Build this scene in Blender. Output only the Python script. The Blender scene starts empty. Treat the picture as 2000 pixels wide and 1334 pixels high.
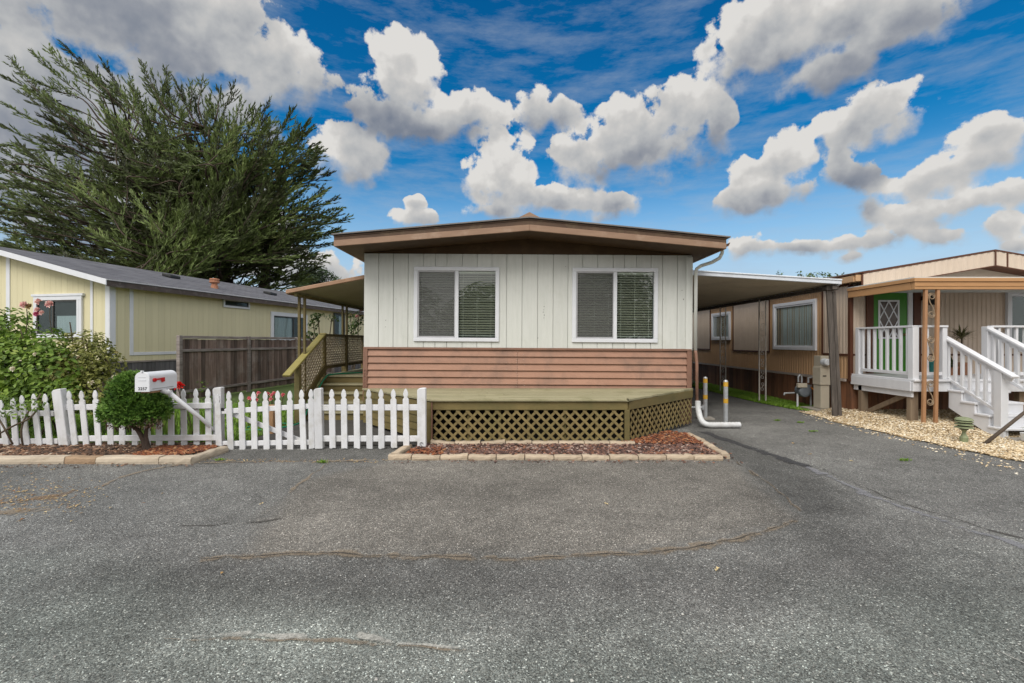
import bpy, math, random
from mathutils import Vector, Matrix, noise as mn
random.seed(7)
R = random.uniform
sc = bpy.context.scene
COL = sc.collection
F, CX, CY, CH = 889.0, 1000.0, 667.0, 1.6

def P(px, py, Y):
    return Vector(((px - CX) / F * Y, Y, CH - (py - CY) / F * Y))
def G(px, py, z=0.0):
    Y = (CH - z) * F / (py - CY)
    return Vector(((px - CX) / F * Y, Y, z))
def V(*a): return Vector(a)

OFF = {}
class MB:
    """collects shapes, then links them as ONE mesh object"""
    def __init__(s): s.v = []; s.f = []; s.r = []
    def add(s, vs, fs, r=None):
        if r is None: r = random.random()
        n = len(s.v)
        s.v += [tuple(p) for p in vs]
        s.r += (list(r) if isinstance(r, (list, tuple)) else [r] * len(vs))
        s.f += [tuple(i + n for i in f) for f in fs]
        return s
    def obox(s, c, ax, ay, az, r=None):
        """box with centre c and half-axis vectors"""
        c = Vector(c)
        vs = [c + ax * i + ay * j + az * k for k in (-1, 1) for j in (-1, 1) for i in (-1, 1)]
        return s.add(vs, [(0, 2, 3, 1), (4, 5, 7, 6), (0, 1, 5, 4), (2, 6, 7, 3), (0, 4, 6, 2), (1, 3, 7, 5)], r)
    def box(s, x0, x1, y0, y1, z0, z1, r=None):
        return s.obox(((x0 + x1) / 2, (y0 + y1) / 2, (z0 + z1) / 2), V((x1 - x0) / 2, 0, 0), V(0, (y1 - y0) / 2, 0), V(0, 0, (z1 - z0) / 2), r)
    def beam(s, p, q, w, h, up=(0, 0, 1), r=None):
        p, q = Vector(p), Vector(q); d = (q - p); L = d.length; d /= L
        up = Vector(up); side = d.cross(up).normalized(); u = side.cross(d).normalized()
        return s.obox((p + q) / 2, d * L / 2, side * w / 2, u * h / 2, r)
    def prism(s, poly, ext, r=None):
        """polygon (list of 3D points) extruded by the vector ext"""
        n = len(poly); ext = Vector(ext); poly = [Vector(p) for p in poly]
        vs = poly + [p + ext for p in poly]
        fs = [tuple(range(n))[::-1], tuple(range(n, 2 * n))] + [(i, (i + 1) % n, n + (i + 1) % n, n + i) for i in range(n)]
        return s.add(vs, fs, r)
    def tube(s, pts, rad, n=8, r=None, cap=True):
        pts = [Vector(p) for p in pts]
        if not isinstance(rad, (list, tuple)): rad = [rad] * len(pts)
        vs = []; fs = []; ref = None
        for i, p in enumerate(pts):
            d = (pts[min(i + 1, len(pts) - 1)] - pts[max(i - 1, 0)])
            d = d.normalized() if d.length > 1e-9 else V(0, 0, 1)
            if ref is None: ref = V(0, 0, 1) if abs(d.z) < .9 else V(1, 0, 0)
            a = (ref - d * ref.dot(d)).normalized(); ref = a; b = d.cross(a)
            for k in range(n):
                t = 2 * math.pi * k / n
                vs.append(p + (a * math.cos(t) + b * math.sin(t)) * rad[i])
        for i in range(len(pts) - 1):
            for k in range(n):
                k2 = (k + 1) % n
                fs.append((i * n + k, i * n + k2, (i + 1) * n + k2, (i + 1) * n + k))
        if cap:
            fs.append(tuple(range(n))[::-1]); m = (len(pts) - 1) * n; fs.append(tuple(range(m, m + n)))
        return s.add(vs, fs, r)
    def lathe(s, c, prof, n=20, r=None, axis=None):
        """prof: (radius, height) pairs round a vertical axis at c"""
        c = Vector(c); vs = []; fs = []
        A, B, Cx = axis or (V(1, 0, 0), V(0, 1, 0), V(0, 0, 1))
        for (q, z) in prof:
            for k in range(n):
                t = 2 * math.pi * k / n
                vs.append(c + A * (q * math.cos(t)) + B * (q * math.sin(t)) + Cx * z)
        for i in range(len(prof) - 1):
            for k in range(n):
                k2 = (k + 1) % n
                fs.append((i * n + k, i * n + k2, (i + 1) * n + k2, (i + 1) * n + k))
        fs.append(tuple(range(n))[::-1]); m = (len(prof) - 1) * n; fs.append(tuple(range(m, m + n)))
        return s.add(vs, fs, r)
    def quad(s, a, b, c, d, r=None): return s.add([a, b, c, d], [(0, 1, 2, 3)], r)
    def corr(s, p, u, L, h, nrm, period, amp, th=.012, up=(0, 0, 1), sharp=.3):
        """ribbed sheet: starts at p, runs L along u, rises h along up, ribs stand amp out along nrm"""
        p, u, nrm, up = Vector(p), Vector(u), Vector(nrm), Vector(up)
        pr = []; x = 0.0; e = period * sharp / 2
        while x < L - 1e-6:
            for (dx, a) in ((0, 0), (period / 2 - e, 0), (period / 2, 1), (period - e, 1)):
                if x + dx < L: pr.append((x + dx, a * amp))
            x += period
        pr.append((L, pr[-1][1]))
        vs = []
        for (a, b) in pr:
            q = p + u * a + nrm * b
            vs += [q, q + up * h, p + u * a - nrm * th, p + u * a - nrm * th + up * h]
        fs = []
        for i in range(len(pr) - 1):
            a, b = i * 4, i * 4 + 4
            fs += [(a, b, b + 1, a + 1), (a + 2, a + 3, b + 3, b + 2), (a, a + 2, b + 2, b), (a + 1, b + 1, b + 3, a + 3)]
        m = (len(pr) - 1) * 4
        fs += [(0, 1, 3, 2), (m, m + 2, m + 3, m + 1)]
        return s.add(vs, fs)
    def leaf(s, p, d, nrm, L, W, r=None, fold=.25):
        d = d.normalized(); side = d.cross(nrm)
        if side.length < 1e-4: side = d.orthogonal()
        side.normalize(); n = side.cross(d)
        m = p + d * (L * .45)
        return s.add([p, m - side * W / 2 + n * W * fold, p + d * L, m + side * W / 2 + n * W * fold], [(0, 1, 2), (0, 2, 3)], r)
    def build(s, name, mat, parent=None, at=None, smooth=False, bevel=0.0, label=None, cat=None, group=None, kind=None):
        me = bpy.data.meshes.new(name)
        if parent is not None: o3 = OFF[parent.name]
        else: o3 = Vector(at) if at is not None else V(0, 0, 0)
        ox, oy, oz = o3
        me.from_pydata([(x - ox, y - oy, z - oz) for (x, y, z) in s.v], [], s.f)
        at_ = me.attributes.new('rnd', 'FLOAT', 'POINT'); at_.data.foreach_set('value', s.r)
        if smooth: me.polygons.foreach_set('use_smooth', [True] * len(me.polygons))
        me.materials.append(mat)
        me.update()
        o = bpy.data.objects.new(name, me); COL.objects.link(o)
        if parent is not None: o.parent = parent
        else: o.location = o3
        OFF[o.name] = o3.copy()
        if bevel:
            b = o.modifiers.new('bevel', 'BEVEL'); b.width = bevel; b.segments = 1; b.limit_method = 'ANGLE'; b.angle_limit = .6
        tag(o, label, cat, group, kind)
        return o
def tag(o, label=None, cat=None, group=None, kind=None):
    if label: o['label'] = label
    if cat: o['category'] = cat
    if group: o['group'] = group
    if kind: o['kind'] = kind
def thing(name, loc, label, cat, group=None):
    o = bpy.data.objects.new(name, None); COL.objects.link(o)
    o.empty_display_size = .2
    o.location = loc; OFF[o.name] = Vector(loc); tag(o, label, cat, group)
    return o

# ------------------------------------------------------------------ materials
def nd(nt, typ, ins=None, **props):
    n = nt.nodes.new(typ)
    for k, v in props.items(): setattr(n, k, v)
    for k, v in (ins or {}).items():
        s = n.inputs[k]
        if isinstance(v, bpy.types.NodeSocket): nt.links.new(v, s)
        elif isinstance(v, bpy.types.Node): nt.links.new(v.outputs[0], s)
        else:
            if isinstance(v, tuple) and s.type == 'RGBA' and len(v) == 3: v = v + (1,)
            s.default_value = v
    return n
def ma(nt, op, a, b=0.0, c=None, clamp=False):
    i = {0: a, 1: b}
    if c is not None: i[2] = c
    return nd(nt, 'ShaderNodeMath', i, operation=op, use_clamp=clamp).outputs[0]
def mixc(nt, f, a, b, mode='MIX'):
    n = nd(nt, 'ShaderNodeMix', data_type='RGBA', blend_type=mode)
    for idx, v in ((0, f), (6, a), (7, b)):
        s = n.inputs[idx]
        if isinstance(v, bpy.types.NodeSocket): nt.links.new(v, s)
        else: s.default_value = (v + (1,)) if isinstance(v, tuple) and len(v) == 3 else v
    return n.outputs[2]
def ramp(nt, f, stops, interp='LINEAR'):
    n = nd(nt, 'ShaderNodeValToRGB', {0: f}); cr = n.color_ramp; cr.interpolation = interp
    while len(cr.elements) < len(stops): cr.elements.new(.5)
    for e, (p, c) in zip(cr.elements, stops):
        e.position = p; e.color = (c + (1,)) if isinstance(c, tuple) else (c, c, c, 1)
    return n.outputs[0]
def newmat(name):
    m = bpy.data.materials.new(name); m.use_nodes = True
    nt = m.node_tree; bs = nt.nodes['Principled BSDF']
    return m, nt, bs
def noise_(nt, vec, scale, detail=4, rough=.55):
    return nd(nt, 'ShaderNodeTexNoise', {'Vector': vec, 'Scale': scale, 'Detail': detail, 'Roughness': rough}).outputs[0]
def pm(name, c, c2=None, scale=4.0, stretch=(1, 1, 1), rough=.7, bump=.15, bscale=60, rnd=.0, dirt=None, dscale=1.2, dcut=(.5, .75), damt=.6,
       metal=0.0, spec=.4, spots=None, sscale=30, scut=.72, trans=0.0):
    m, nt, bs = newmat(name)
    tc = nd(nt, 'ShaderNodeTexCoord').outputs['Object']
    mp = nd(nt, 'ShaderNodeMapping', {'Vector': tc, 'Scale': stretch}).outputs[0]
    if c2 is None: c2 = tuple(x * .82 for x in c)
    n1 = noise_(nt, mp, scale, 5, .6)
    col = mixc(nt, ramp(nt, n1, [(.3, 0.0), (.7, 1.0)]), c, c2)
    if dirt:
        n2 = noise_(nt, tc, dscale, 7, .68)
        f = nd(nt, 'ShaderNodeMapRange', {0: n2, 1: dcut[0], 2: dcut[1], 3: 0.0, 4: damt}).outputs[0]
        col = mixc(nt, f, col, dirt)
    if spots:
        n3 = noise_(nt, mp, sscale, 3, .6)
        f = nd(nt, 'ShaderNodeMapRange', {0: n3, 1: scut, 2: scut + .05, 3: 0.0, 4: .8}).outputs[0]
        col = mixc(nt, f, col, spots)
    if rnd:
        at = nd(nt, 'ShaderNodeAttribute', attribute_name='rnd').outputs['Fac']
        k = ma(nt, 'MULTIPLY_ADD', at, 2 * rnd, 1 - rnd)
        col = nd(nt, 'ShaderNodeVectorMath', {0: col, 'Scale': k}, operation='SCALE').outputs[0]
    nt.links.new(col, bs.inputs['Base Color'])
    bs.inputs['Roughness'].default_value = rough; bs.inputs['Metallic'].default_value = metal
    bs.inputs['Specular IOR Level'].default_value = spec
    if bump:
        nb = noise_(nt, mp, bscale, 4, .6)
        b = nd(nt, 'ShaderNodeBump', {'Height': nb, 'Strength': bump, 'Distance': .01})
        nt.links.new(b.outputs[0], bs.inputs['Normal'])
    return m
def foliage(name, stops, trans=.25, rough=.55, nscale=1.2):
    """leaf colour from the per-leaf random value and a slow noise; some light passes through"""
    m, nt, bs = newmat(name)
    at = nd(nt, 'ShaderNodeAttribute', attribute_name='rnd').outputs['Fac']
    tc = nd(nt, 'ShaderNodeTexCoord').outputs['Object']
    n = noise_(nt, tc, nscale, 3)
    f = ma(nt, 'MULTIPLY_ADD', at, .6, ma(nt, 'MULTIPLY_ADD', n, 1.1, -.35), clamp=True)
    col = ramp(nt, f, stops)
    nt.links.new(col, bs.inputs['Base Color']); bs.inputs['Roughness'].default_value = rough
    bs.inputs['Specular IOR Level'].default_value = .35
    tr = nd(nt, 'ShaderNodeBsdfTranslucent', {'Color': col})
    mx = nd(nt, 'ShaderNodeMixShader', {0: trans, 1: bs.outputs[0], 2: tr.outputs[0]})
    nt.links.new(mx.outputs[0], nt.nodes['Material Output'].inputs[0])
    return m
def glass(name, tint=(.9, .95, .95), rough=.0, ior=1.6, k=1.15):
    m, nt, bs = newmat(name); nt.nodes.remove(bs)
    tr = nd(nt, 'ShaderNodeBsdfTransparent', {'Color': tint})
    gl = nd(nt, 'ShaderNodeBsdfGlossy', {'Color': (1, 1, 1), 'Roughness': rough})
    tc = nd(nt, 'ShaderNodeTexCoord').outputs['Object']
    b = nd(nt, 'ShaderNodeBump', {'Height': noise_(nt, tc, 1.5, 1), 'Strength': .05, 'Distance': .02})
    nt.links.new(b.outputs[0], gl.inputs['Normal'])
    fr = nd(nt, 'ShaderNodeFresnel', {'IOR': ior})
    bk = nd(nt, 'ShaderNodeNewGeometry').outputs['Backfacing']
    f = ma(nt, 'MULTIPLY', ma(nt, 'MULTIPLY_ADD', fr.outputs[0], k, .02, clamp=True), ma(nt, 'SUBTRACT', 1.0, bk))
    mx = nd(nt, 'ShaderNodeMixShader', {0: f, 1: tr.outputs[0], 2: gl.outputs[0]})
    nt.links.new(mx.outputs[0], nt.nodes['Material Output'].inputs[0])
    return m
M = {}
M['siding_white'] = pm('siding_white', (.66, .67, .635), (.59, .605, .565), 3, (6, 6, .5), .65, .25, 25, .05, dirt=(.42, .43, .36), dscale=2.2, dcut=(.55, .8), damt=.45, spots=(.2, .17, .12), sscale=9, scut=.79)
M['trim_white'] = pm('trim_white', (.72, .73, .77), (.67, .69, .73), 5, rough=.4, bump=.03)
M['paint_white'] = pm('paint_white', (.70, .705, .73), (.62, .63, .655), 4, (3, 3, .6), .5, .25, 30, .10, dirt=(.40, .38, .32), dscale=5, dcut=(.5, .74), damt=.6, spots=(.22, .2, .17), sscale=16, scut=.76)
M['paint_white_stair'] = pm('paint_white_stair', (.68, .69, .72), (.62, .63, .66), 4, (2, 2, .6), .5, .12, 30, .05, dirt=(.5, .49, .46), dscale=4, dcut=(.6, .8), damt=.4)
M['siding_brown'] = pm('siding_brown', (.40, .225, .155), (.33, .18, .122), 2.2, (.7, 1, 5), .6, .25, 30, .07, dirt=(.17, .115, .09), dscale=1.5, dcut=(.46, .68), damt=.75, spots=(.5, .34, .26), sscale=22, scut=.8)
M['trim_brown'] = pm('trim_brown', (.27, .145, .10), (.21, .115, .08), 3, rough=.6, dirt=(.15, .1, .07), dscale=3)
M['fascia_brown'] = pm('fascia_brown', (.32, .205, .135), (.26, .16, .105), 2.5, (1, 1, 6), .6, .2, 30, dirt=(.45, .33, .25), dscale=3, dcut=(.55, .75), damt=.5)
M['fascia_dark'] = pm('fascia_dark', (.115, .065, .038), (.075, .042, .025), 3, (1, 1, 5), .6, dirt=(.2, .15, .08), dscale=5)
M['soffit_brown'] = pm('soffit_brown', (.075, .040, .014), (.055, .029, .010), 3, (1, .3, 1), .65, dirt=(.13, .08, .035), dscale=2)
M['roof_metal'] = pm('roof_metal', (.22, .20, .19), (.15, .14, .135), 2, rough=.7)
M['olive'] = pm('olive_paint', (.18, .138, .052), (.135, .105, .04), 3, (1, 1, 4), .65, .25, 30, .14, dirt=(.085, .085, .03), dscale=2, dcut=(.45, .7), damt=.6)
M['olive_top'] = pm('olive_deck_boards', (.34, .31, .195), (.26, .24, .145), 2.5, (.6, 5, 1), .65, .3, 25, .12, dirt=(.13, .13, .05), dscale=2, damt=.6, spots=(.4, .37, .25), sscale=12, scut=.76)
M['olive_lattice'] = pm('olive_lattice', (.24, .18, .075), (.18, .138, .055), 4, rough=.7, rnd=.12, dirt=(.09, .10, .03), dscale=2.5, damt=.5)
M['lattice_tan'] = pm('lattice_tan', (.60, .53, .41), (.50, .44, .33), 4, rough=.7, rnd=.12)
M['dark_void'] = pm('under_deck_shade', (.02, .018, .014), rough=.95, bump=0)  # shade under the deck, put in as a near-black base colour
M['grey_wood'] = pm('weathered_wood', (.23, .165, .14), (.10, .066, .055), 3, (5, 5, .5), .8, .5, 25, .5, dirt=(.30, .265, .25), dscale=2.0, dcut=(.5, .75), damt=.6)
M['grey_rail'] = pm('weathered_rail', (.33, .29, .275), (.16, .13, .12), 3, (1, 1, 6), .8, .4, 25, .15)
M['yellow'] = pm('siding_yellow', (.69, .635, .42), (.65, .595, .39), 2, (4, 4, .4), .65, .2, 25, .04, dirt=(.5, .44, .22), dscale=1.3, dcut=(.6, .8), damt=.3)
M['shingle'] = None
M['terracotta'] = pm('terracotta_vent', (.42, .19, .11), rough=.7)
M['black'] = pm('black_metal', (.02, .02, .02), rough=.5)
M['dark_frame'] = pm('dark_window_frame', (.06, .055, .05), rough=.4)
M['curtain'] = pm('white_curtain', (.65, .65, .64), (.45, .45, .45), 6, (8, 8, .3), .8, .3, 10)
M['room'] = pm('dim_room', (.05, .048, .045), rough=.9, bump=0)
M['blind'] = pm('blind_slat', (.78, .74, .62), (.72, .68, .57), 3, rough=.5, bump=0, rnd=.08)
M['screen'] = None
M['cream'] = pm('siding_cream', (.62, .51, .415), (.57, .465, .37), 2, (3, 3, .4), .55, .1, 30, dirt=(.42, .32, .24), dscale=1.5, damt=.3)
M['tan'] = pm('siding_tan', (.50, .315, .175), (.455, .285, .155), 2, (3, 3, .4), .55, .1, 30, dirt=(.30, .18, .09), dscale=1.5, damt=.4)
M['beam_tan'] = pm('beam_tan', (.50, .27, .12), (.44, .24, .105), 3, (1, 1, 3), .55, .1)
M['batten'] = pm('batten_brown', (.10, .035, .017), rough=.6)
M['redwood'] = pm('redwood_boards', (.24, .105, .05), (.13, .06, .033), 3, (5, 5, .5), .75, .3, 25, .38, dirt=(.09, .055, .04), dscale=2, damt=.6)
M['deck_wood'] = pm('rough_post_wood', (.25, .19, .13), (.17, .12, .08), 3, (4, 4, .5), .8, .4, 25, .1)
M['green'] = pm('door_green', (.045, .22, .015), (.04, .19, .014), 2, rough=.4, bump=.03)
M['iron_rust'] = pm('ironwork_worn', (.74, .72, .68), (.38, .32, .26), 9, (1, 1, .5), .6, .2, 40)
M['iron_tan'] = pm('ironwork_tan', (.40, .215, .11), (.34, .18, .09), 4, rough=.5, bump=.05)
M['post_dark'] = pm('post_weathered', (.14, .12, .105), (.05, .042, .036), 4, (6, 6, .6), .8, .4, 25)
M['carport'] = pm('carport_underside', (.52, .45, .34), (.46, .40, .30), 2, rough=.5, bump=.03, dirt=(.2, .16, .11), dscale=1.4, damt=.4)
M['carport_edge'] = pm('carport_edge', (.72, .76, .82), (.62, .66, .72), 3, rough=.4, dirt=(.45, .46, .46), dscale=5, damt=.5)
M['awning_edge'] = pm('awning_edge', (.40, .24, .15), (.30, .18, .11), 3, rough=.5, dirt=(.2, .15, .1), dscale=5)
M['galv'] = pm('galvanised_pipe', (.50, .52, .54), (.40, .42, .44), 10, rough=.4, metal=.5, bump=.05)
M['yellow_band'] = pm('yellow_band', (.62, .36, .04), rough=.5, bump=0)
M['pipe_white'] = pm('drain_pipe_white', (.66, .67, .68), (.56, .57, .58), 6, rough=.5, dirt=(.4, .37, .33), dscale=6, damt=.5)
M['meter_beige'] = pm('meter_beige', (.50, .45, .36), (.45, .41, .33), 3, rough=.5, dirt=(.33, .29, .22), dscale=4, damt=.4)
M['meter_grey'] = pm('meter_grey', (.16, .18, .20), (.12, .135, .15), 5, rough=.5)
M['orange'] = pm('orange_hose', (.75, .24, .02), rough=.4, bump=0)
M['red'] = pm('flag_red', (.55, .012, .015), rough=.4, bump=0)
M['concrete'] = pm('concrete', (.36, .33, .29), (.28, .26, .23), 5, rough=.85, bump=.3, dirt=(.2, .18, .15), dscale=3)
M['brick_tan'] = pm('edging_brick', (.48, .39, .29), (.38, .305, .22), 7, rough=.85, bump=.5, bscale=35, rnd=.1, dirt=(.27, .19, .13), dscale=7, dcut=(.5, .72), damt=.65)
M['curb_pink'] = pm('edging_curb', (.48, .41, .32), (.40, .335, .26), 6, rough=.85, bump=.5, bscale=35, rnd=.16, dirt=(.27, .22, .15), dscale=4, dcut=(.5, .75), damt=.6)
M['bark'] = pm('tree_bark', (.12, .085, .065), (.05, .035, .028), 5, (3, 3, .6), .9, .6, 20)
M['bark_red'] = pm('tree_bark_red', (.085, .06, .045), (.05, .036, .028), 5, (3, 3, .6), .9, .6, 20)
M['teal_pot'] = pm('pot_teal', (.03, .22, .21), rough=.35, bump=0)
M['terra_pot'] = pm('pot_terracotta', (.35, .17, .10), rough=.7)
M['white_pot'] = pm('pot_white', (.7, .72, .74), rough=.5)
M['hose_green'] = pm('hose_green', (.015, .25, .14), rough=.4, bump=0)
M['lamp_green'] = pm('lamp_verdigris', (.26, .30, .17), (.17, .19, .11), 14, rough=.6, bump=.2)
M['stake'] = pm('stake_wood', (.42, .25, .13), (.33, .19, .10), 4, (6, 6, .6), .75, .2)
M['stick'] = pm('stick_wood', (.10, .075, .055), (.06, .045, .035), 5, rough=.8)
M['ink'] = pm('number_ink', (.03, .03, .035), rough=.5, bump=0)
M['glass'] = glass('window_glass')
M['glass_far'] = glass('window_glass_dim', (.8, .86, .87), k=.6)
M['ceiling'] = pm('canopy_ceiling', (.62, .64, .62), rough=.6, bump=.02)
M['stem'] = pm('shrub_stem', (.11, .08, .05), (.06, .045, .03), 8, rough=.85)

def special_mats():
    # insect screen: a fine grey mesh that half hides the blind
    m, nt, bs = newmat('insect_screen')
    bs.inputs['Base Color'].default_value = (.17, .165, .17, 1); bs.inputs['Roughness'].default_value = .8
    tr = nd(nt, 'ShaderNodeBsdfTransparent', {'Color': (.9, .9, .9)})
    mx = nd(nt, 'ShaderNodeMixShader', {0: .68, 1: bs.outputs[0], 2: tr.outputs[0]})
    nt.links.new(mx.outputs[0], nt.nodes['Material Output'].inputs[0]); M['screen'] = m
    # shingles: courses of tabs
    m, nt, bs = newmat('roof_shingle')
    tc = nd(nt, 'ShaderNodeTexCoord').outputs['UV']
    br = nd(nt, 'ShaderNodeTexBrick', {'Vector': tc, 'Color1': (.12, .12, .138), 'Color2': (.065, .065, .078), 'Mortar': (.025, .025, .03), 'Scale': 1.0, 'Mortar Size': .012, 'Mortar Smooth': .3, 'Bias': 0.0, 'Brick Width': .34, 'Row Height': .15})
    n = noise_(nt, tc, 1.4, 6); n2 = noise_(nt, tc, 40, 3)
    col = mixc(nt, ramp(nt, n, [(.35, 0.0), (.7, .55)]), br.outputs[0], (.19, .19, .205))
    col = mixc(nt, ramp(nt, n2, [(.4, 0.0), (.8, .5)]), col, (.05, .05, .06))
    nt.links.new(col, bs.inputs['Base Color']); bs.inputs['Roughness'].default_value = .9
    b = nd(nt, 'ShaderNodeBump', {'Height': br.outputs['Fac'], 'Strength': .6, 'Distance': -.02}); nt.links.new(b.outputs[0], bs.inputs['Normal'])
    M['shingle'] = m
    # asphalt
    m, nt, bs = newmat('asphalt')
    geo = nd(nt, 'ShaderNodeNewGeometry').outputs['Position']
    ca = nd(nt, 'ShaderNodeAttribute', attribute_name='tint').outputs['Color']
    wob = nd(nt, 'ShaderNodeTexNoise', {'Vector': geo, 'Scale': 60.0, 'Detail': 2.0}).outputs['Color']
    gp = nd(nt, 'ShaderNodeVectorMath', {0: wob, 1: (.012, .012, .012), 2: geo}, operation='MULTIPLY_ADD').outputs[0]
    vo = nd(nt, 'ShaderNodeTexVoronoi', {'Vector': gp, 'Scale': 140.0}, feature='F1')
    vr = nd(nt, 'ShaderNodeSeparateColor', {0: vo.outputs['Color']})
    k = ramp(nt, vr.outputs[0], [(0, .38), (.3, .76), (.65, 1.05), (.91, 1.42), (.975, 2.3), (1, 3.8)])
    vo2 = nd(nt, 'ShaderNodeTexVoronoi', {'Vector': gp, 'Scale': 240.0}, feature='F1')
    vr2 = nd(nt, 'ShaderNodeSeparateColor', {0: vo2.outputs['Color']})
    k2 = ramp(nt, vr2.outputs[1], [(0, .5), (.5, .95), (1, 1.5)])
    n1 = noise_(nt, geo, .9, 7, .65); n2 = noise_(nt, geo, 5, 6, .7)
    big = ma(nt, 'MULTIPLY_ADD', ma(nt, 'ADD', n1, n2), .9, .1)
    kk = ma(nt, 'MULTIPLY', ma(nt, 'MULTIPLY', k, k2), big)
    hue = mixc(nt, vr.outputs[2], (.157, .151, .141), (.146, .150, .145))
    hue = mixc(nt, ramp(nt, vr2.outputs[2], [(.84, 0.0), (.92, .35)]), hue, (.14, .115, .095))
    c1 = mixc(nt, 1.0, hue, ca, 'MULTIPLY')
    col = nd(nt, 'ShaderNodeVectorMath', {0: c1, 'Scale': kk}, operation='SCALE').outputs[0]
    nt.links.new(col, bs.inputs['Base Color'])
    bs.inputs['Roughness'].default_value = .85; bs.inputs['Specular IOR Level'].default_value = .3
    h = ma(nt, 'ADD', ma(nt, 'MULTIPLY', vo.outputs['Distance'], -1.2), ma(nt, 'MULTIPLY', n2, 1.0))
    b = nd(nt, 'ShaderNodeBump', {'Height': h, 'Strength': .55, 'Distance': .006}); nt.links.new(b.outputs[0], bs.inputs['Normal'])
    M['asphalt'] = m
    # ragged ribbons lying on the asphalt: cracks, seals, scuffs (rnd = 1 on the centre line, 0 at the edge)
    for nm, c, lo, mxa in (('crack_dark', (.055, .048, .04), .70, .7), ('crack_tan', (.25, .20, .145), .70, .6), ('seal_dark', (.045, .045, .048), .50, .75), ('seal_light', (.24, .24, .26), .70, .6), ('scuff_white', (.42, .41, .37), .72, .7), ('stain_rust', (.24, .15, .08), .80, .55)):
        m, nt, bs = newmat(nm)
        geo = nd(nt, 'ShaderNodeNewGeometry').outputs['Position']
        at = nd(nt, 'ShaderNodeAttribute', attribute_name='rnd').outputs['Fac']
        f = ma(nt, 'ADD', ma(nt, 'MULTIPLY', at, .40), ma(nt, 'MULTIPLY_ADD', ma(nt, 'ADD', noise_(nt, geo, 14, 8, .75), noise_(nt, geo, 3.5, 2)), .9, -.4))
        a = nd(nt, 'ShaderNodeMapRange', {0: f, 1: lo, 2: lo + .16, 3: 0.0, 4: mxa}).outputs[0]
        nn = ramp(nt, noise_(nt, geo, 90, 2), [(.3, .6), (.7, 1.4)])
        nt.links.new(mixc(nt, 1.0, c, nn, 'MULTIPLY'), bs.inputs['Base Color'])
        nt.links.new(a, bs.inputs['Alpha']); bs.inputs['Roughness'].default_value = .85
        M[nm] = m
    # loose ground covers: colour by piece
    for nm, stops in (('mulch', [(0, (.03, .018, .014)), (.3, (.085, .045, .035)), (.6, (.155, .085, .07)), (.8, (.24, .10, .05)), (.9, (.27, .18, .15)), (1, (.40, .31, .26))]),
                      ('mulch_dark', [(0, (.03, .02, .014)), (.4, (.085, .05, .033)), (.7, (.16, .085, .05)), (.9, (.26, .14, .08)), (1, (.42, .33, .25))]),
                      ('mulch_red', [(0, (.07, .024, .014)), (.4, (.17, .052, .022)), (.8, (.29, .095, .033)), (1, (.40, .22, .11))]),
                      ('gravel', [(0, (.25, .17, .09)), (.25, (.48, .35, .20)), (.55, (.68, .54, .34)), (.8, (.78, .68, .50)), (1, (.86, .80, .68))]),
                      ('grit', [(0, (.12, .12, .115)), (.6, (.28, .275, .26)), (1, (.55, .54, .5))]),
                      ('rose_pink', [(0, (.75, .36, .36)), (.5, (.86, .58, .54)), (1, (.92, .76, .68))]),
                      ('rose_magenta', [(0, (.55, .07, .2)), (1, (.8, .3, .42))]),
                      ('flower_pink', [(0, (.72, .10, .16)), (.5, (.85, .26, .30)), (1, (.92, .5, .5))]),
                      ('flower_red', [(0, (.65, .01, .01)), (1, (.85, .05, .03))]),
                      ('flower_cream', [(0, (.75, .68, .5)), (1, (.9, .86, .75))]),
                      ('dry_leaf', [(0, (.22, .10, .04)), (.5, (.42, .28, .12)), (1, (.6, .48, .26))])):
        m, nt, bs = newmat(nm)
        at = nd(nt, 'ShaderNodeAttribute', attribute_name='rnd').outputs['Fac']
        tc = nd(nt, 'ShaderNodeTexCoord').outputs['Object']
        col = ramp(nt, at, stops)
        kk = ramp(nt, noise_(nt, tc, 70, 3), [(.3, .75), (.7, 1.2)])
        nt.links.new(mixc(nt, 1.0, col, kk, 'MULTIPLY'), bs.inputs['Base Color']); bs.inputs['Roughness'].default_value = .85
        M[nm] = m
special_mats()
M['soil'] = pm('soil', (.11, .085, .05), (.07, .075, .03), 2, rough=.95, bump=.6, bscale=18, dirt=(.06, .09, .02), dscale=.7)
M['gravel_bed'] = pm('gravel_bed', (.42, .30, .16), (.30, .21, .11), 30, rough=.95, bump=.6, bscale=60)
M['mulch_bed'] = pm('mulch_bed', (.09, .045, .03), (.05, .028, .018), 20, rough=.95, bump=.6, bscale=50)
M['lawn_soil'] = pm('lawn_soil', (.06, .10, .015), (.05, .07, .02), 3, rough=.95, bump=.5)
M['grass'] = foliage('grass_blades', [(0, (.09, .18, .014)), (.5, (.18, .34, .03)), (1, (.32, .43, .08))], .2)
M['cypress'] = foliage('cypress_leaf', [(0, (.020, .020, .011)), (.28, (.043, .050, .020)), (.55, (.082, .112, .032)), (.80, (.155, .215, .058)), (1, (.22, .24, .09))], .12, .6, .35)
M['pine'] = foliage('pine_leaf', [(0, (.014, .024, .012)), (.6, (.045, .075, .03)), (1, (.09, .13, .05))], .12, .6, .8)
M['broad'] = foliage('broad_leaf', [(0, (.03, .05, .01)), (.5, (.08, .13, .02)), (1, (.17, .23, .05))], .25, .55, .8)
M['rose_leaf'] = foliage('rose_leaf', [(0, (.035, .06, .013)), (.25, (.095, .16, .026)), (.55, (.17, .28, .040)), (.8, (.26, .37, .06)), (1, (.36, .43, .11))], .3, .45, 2.2)
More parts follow.
